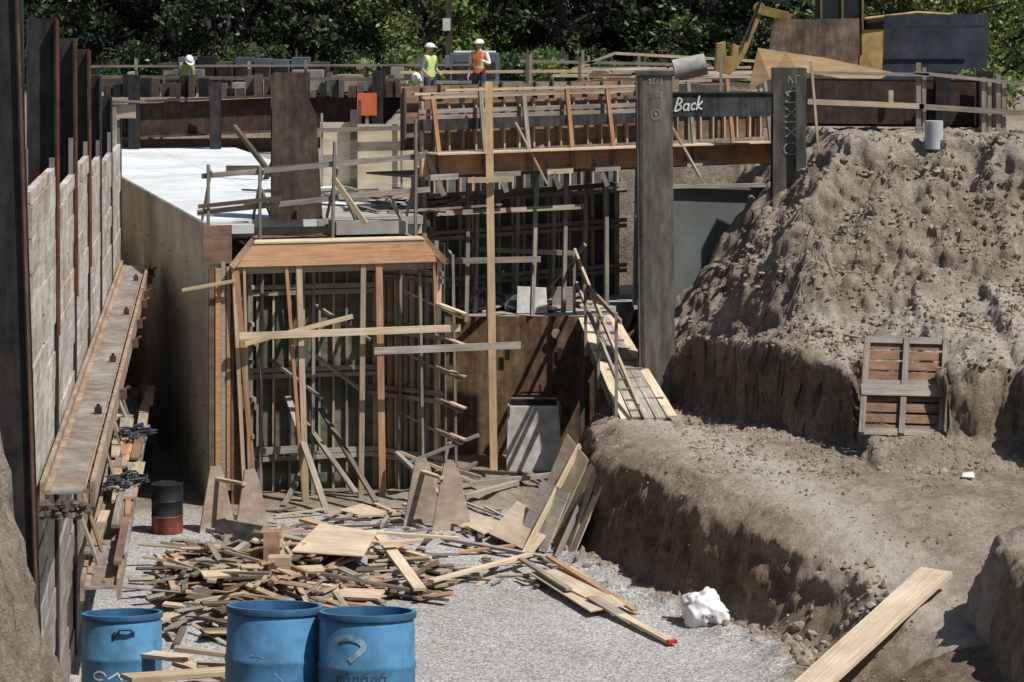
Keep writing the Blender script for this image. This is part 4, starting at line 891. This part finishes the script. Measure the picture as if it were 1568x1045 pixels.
# ---------------------------------------------------------------- people
def person(loc,rz,shirt,vest,pose='stand',helmet=white,sx=1):
    vs=[];ed=[];rd=[]
    def add(p,r,par=None):
        vs.append(p);rd.append(r);i=len(vs)-1
        if par is not None:ed.append((par,i))
        return i
    bend=.9 if pose=='bend' else 0.0
    def tr(p):
        y,z=p[1],p[2]-.98;c,s=math.cos(bend),math.sin(bend);return (p[0],y*c-z*s,.98+y*s+z*c)
    pel=add((0,0,.96),.15);sp=add(tr((0,0,1.15)),.135,pel);ch=add(tr((0,0,1.34)),.16,sp);nk=add(tr((0,0,1.48)),.07,ch);hd=add(tr((0,-.01,1.56)),.06,nk)
    for s in(-1,1):
        hp=add((s*.1,0,.88),.115,pel);kn=add((s*.12,-.03,.5),.08,hp);an=add((s*.13,.03,.1),.055,kn);add((s*.15,-.15,.05),.045,an)
        sh=add(tr((s*.19,0,1.40)),.08,ch)
        if pose=='stand': el=(s*.27,.03,1.12);wr=(s*.25,-.16,.96)
        elif pose=='point' and s==1: el=(s*.29,-.05,1.15);wr=(s*.22,-.26,1.22)
        elif pose=='point': el=(s*.26,.05,1.12);wr=(s*.27,-.06,.88)
        else: el=(s*.25,-.05,1.15);wr=(s*.2,-.12,.93)
        if pose=='bend': el=tr((s*.22,-.22,1.25));wr=tr((s*.2,-.42,1.1))
        e=add(el,.052,sh);w=add(wr,.036,e);d=(Vector(wr)-Vector(el)).normalized();pm=Vector(wr)+d*.06;h=add(tuple(pm),.032,w)
        sd=d.cross(Vector((s,0,.2))).normalized()
        for k in range(4):
            off=sd*(.03-.02*k);ln=(.07,.08,.075,.06)[k];b0=pm+off+d*.03;i1=add(tuple(b0),.0105,h);i2=add(tuple(b0+d*ln*.6),.009,i1);add(tuple(b0+d*ln+Vector((-s*.02,0,0))),.008,i2)
        t1=add(tuple(Vector(wr)+d*.03+sd*.045),.012,w);add(tuple(Vector(wr)+d*.08+sd*.07),.009,t1)
    me=bpy.data.meshes.new('b');me.from_pydata(vs,ed,[]);ob=bpy.data.objects.new('b',me);COL.objects.link(ob)
    ob.modifiers.new('s','SKIN')
    for i,r in enumerate(rd): me.skin_vertices[0].data[i].radius=(r,r*(.72 if i in(0,1,2) else 1))
    me.skin_vertices[0].data[0].use_root=True
    sb=ob.modifiers.new('u','SUBSURF');sb.levels=2;sb.render_levels=2
    dg=bpy.context.evaluated_depsgraph_get();nm=bpy.data.meshes.new_from_object(ob.evaluated_get(dg));bpy.data.objects.remove(ob)
    nm.name='worker';nm.materials.clear()
    for m in [jeans,shirt,vest,silver,skin,hair,helmet,black]:nm.materials.append(m)
    c,s=math.cos(-bend),math.sin(-bend)
    for p in nm.polygons:
        x,y,z=p.center;yy=y*c-(z-.98)*s;zz=.98+y*s+(z-.98)*c
        if z<.12:k=7
        elif (z<.93 and abs(x)<.21):k=0
        elif abs(x)<.205 and zz<1.47:
            k=2
            if 1.06<zz<1.12 or (.09<abs(x)<.13 and zz>1.12):k=3
        elif zz>1.47 and abs(x)<.12:k=4
        else: k=1 if zz>1.12 else 4
        p.material_index=k;p.use_smooth=True
    bm=bmesh.new();bm.from_mesh(nm)
    def sph(cn,rx,ry,rz_,mi,cut=None,seg=18):
        r=bmesh.ops.create_uvsphere(bm,u_segments=seg,v_segments=12,radius=1);vv=set(r['verts'])
        for v in vv:
            z=v.co.z
            if cut is not None:z=max(z,cut)
            x=v.co.x*rx;y=v.co.y*ry
            if mi==4 and rx>.05 and z<0: x*=1+.25*z;y*=1+.1*z
            v.co=Vector(tr((cn[0]+x,cn[1]+y,cn[2]+z*rz_)))
        for f in bm.faces:
            if all(v in vv for v in f.verts):f.material_index=mi;f.smooth=True
    sph((0,-.02,1.63),.078,.1,.12,4);sph((0,.01,1.645),.082,.095,.11,5,cut=-.1)
    sph((0,-.125,1.62),.013,.02,.025,4,seg=8);sph((-.08,-.01,1.625),.012,.02,.03,4,seg=8);sph((.08,-.01,1.625),.012,.02,.03,4,seg=8)
    sph((-.03,-.108,1.645),.012,.01,.008,7,seg=8);sph((.03,-.108,1.645),.012,.01,.008,7,seg=8);sph((0,-.108,1.575),.025,.01,.006,5,seg=8)
    sph((0,-.01,1.675),.125,.15,.115,6,cut=0.0,seg=24);sph((0,-.05,1.678),.135,.185,.012,6,seg=24)
    bm.to_mesh(nm);bm.free()
    ca=nm.color_attributes.new('tint','FLOAT_COLOR','POINT');ca.data.foreach_set('color',np.ones(len(nm.vertices)*4,dtype=np.float32))
    o=bpy.data.objects.new('construction_worker',nm);o.location=loc;o.rotation_euler=(0,0,rz);COL.objects.link(o)
person((-2.1,66.6,6.62),.9,shirtg,lime,'stand');person((-.83,66.5,6.72),-.35,shirtw,orvest,'point');person((-9.7,76.9,6.35),.5,shirtg,lime,'bend');person((-2.62,67.6,6.1),.3,shirtg,lime,'bend')
# ---------------------------------------------------------------- light, sky, camera
w=bpy.data.worlds.new('World');scene.world=w;w.use_nodes=True
nt=w.node_tree;bg=nt.nodes['Background'];sk=nt.nodes.new('ShaderNodeTexSky');sk.sky_type='NISHITA';sk.sun_disc=False
el=math.radians(56);sx,sy=.84,-.54;az=math.atan2(sx,sy)
sk.sun_elevation=el;sk.sun_rotation=az;nt.links.new(sk.outputs[0],bg.inputs[0]);bg.inputs[1].default_value=.068
ld=bpy.data.lights.new('sun','SUN');ld.energy=5.0;ld.angle=math.radians(.5);ld.color=(1,.97,.93)
lo=bpy.data.objects.new('sun',ld);lo.rotation_euler=Vector((sx*math.cos(el),sy*math.cos(el),math.sin(el))).to_track_quat('Z','Y').to_euler();lo.location=(20,-10,40);COL.objects.link(lo)
cd=bpy.data.cameras.new('camera');cd.sensor_width=36;cd.lens=36*4000/1568;cd.shift_y=-522.5/1568;cd.clip_end=2000;cd.clip_start=.5
co=bpy.data.objects.new('camera',cd);co.location=(0,0,9.5);co.rotation_euler=(math.radians(90),0,0);COL.objects.link(co);scene.camera=co
scene.view_settings.view_transform='Standard';scene.view_settings.look='None';scene.view_settings.exposure=0
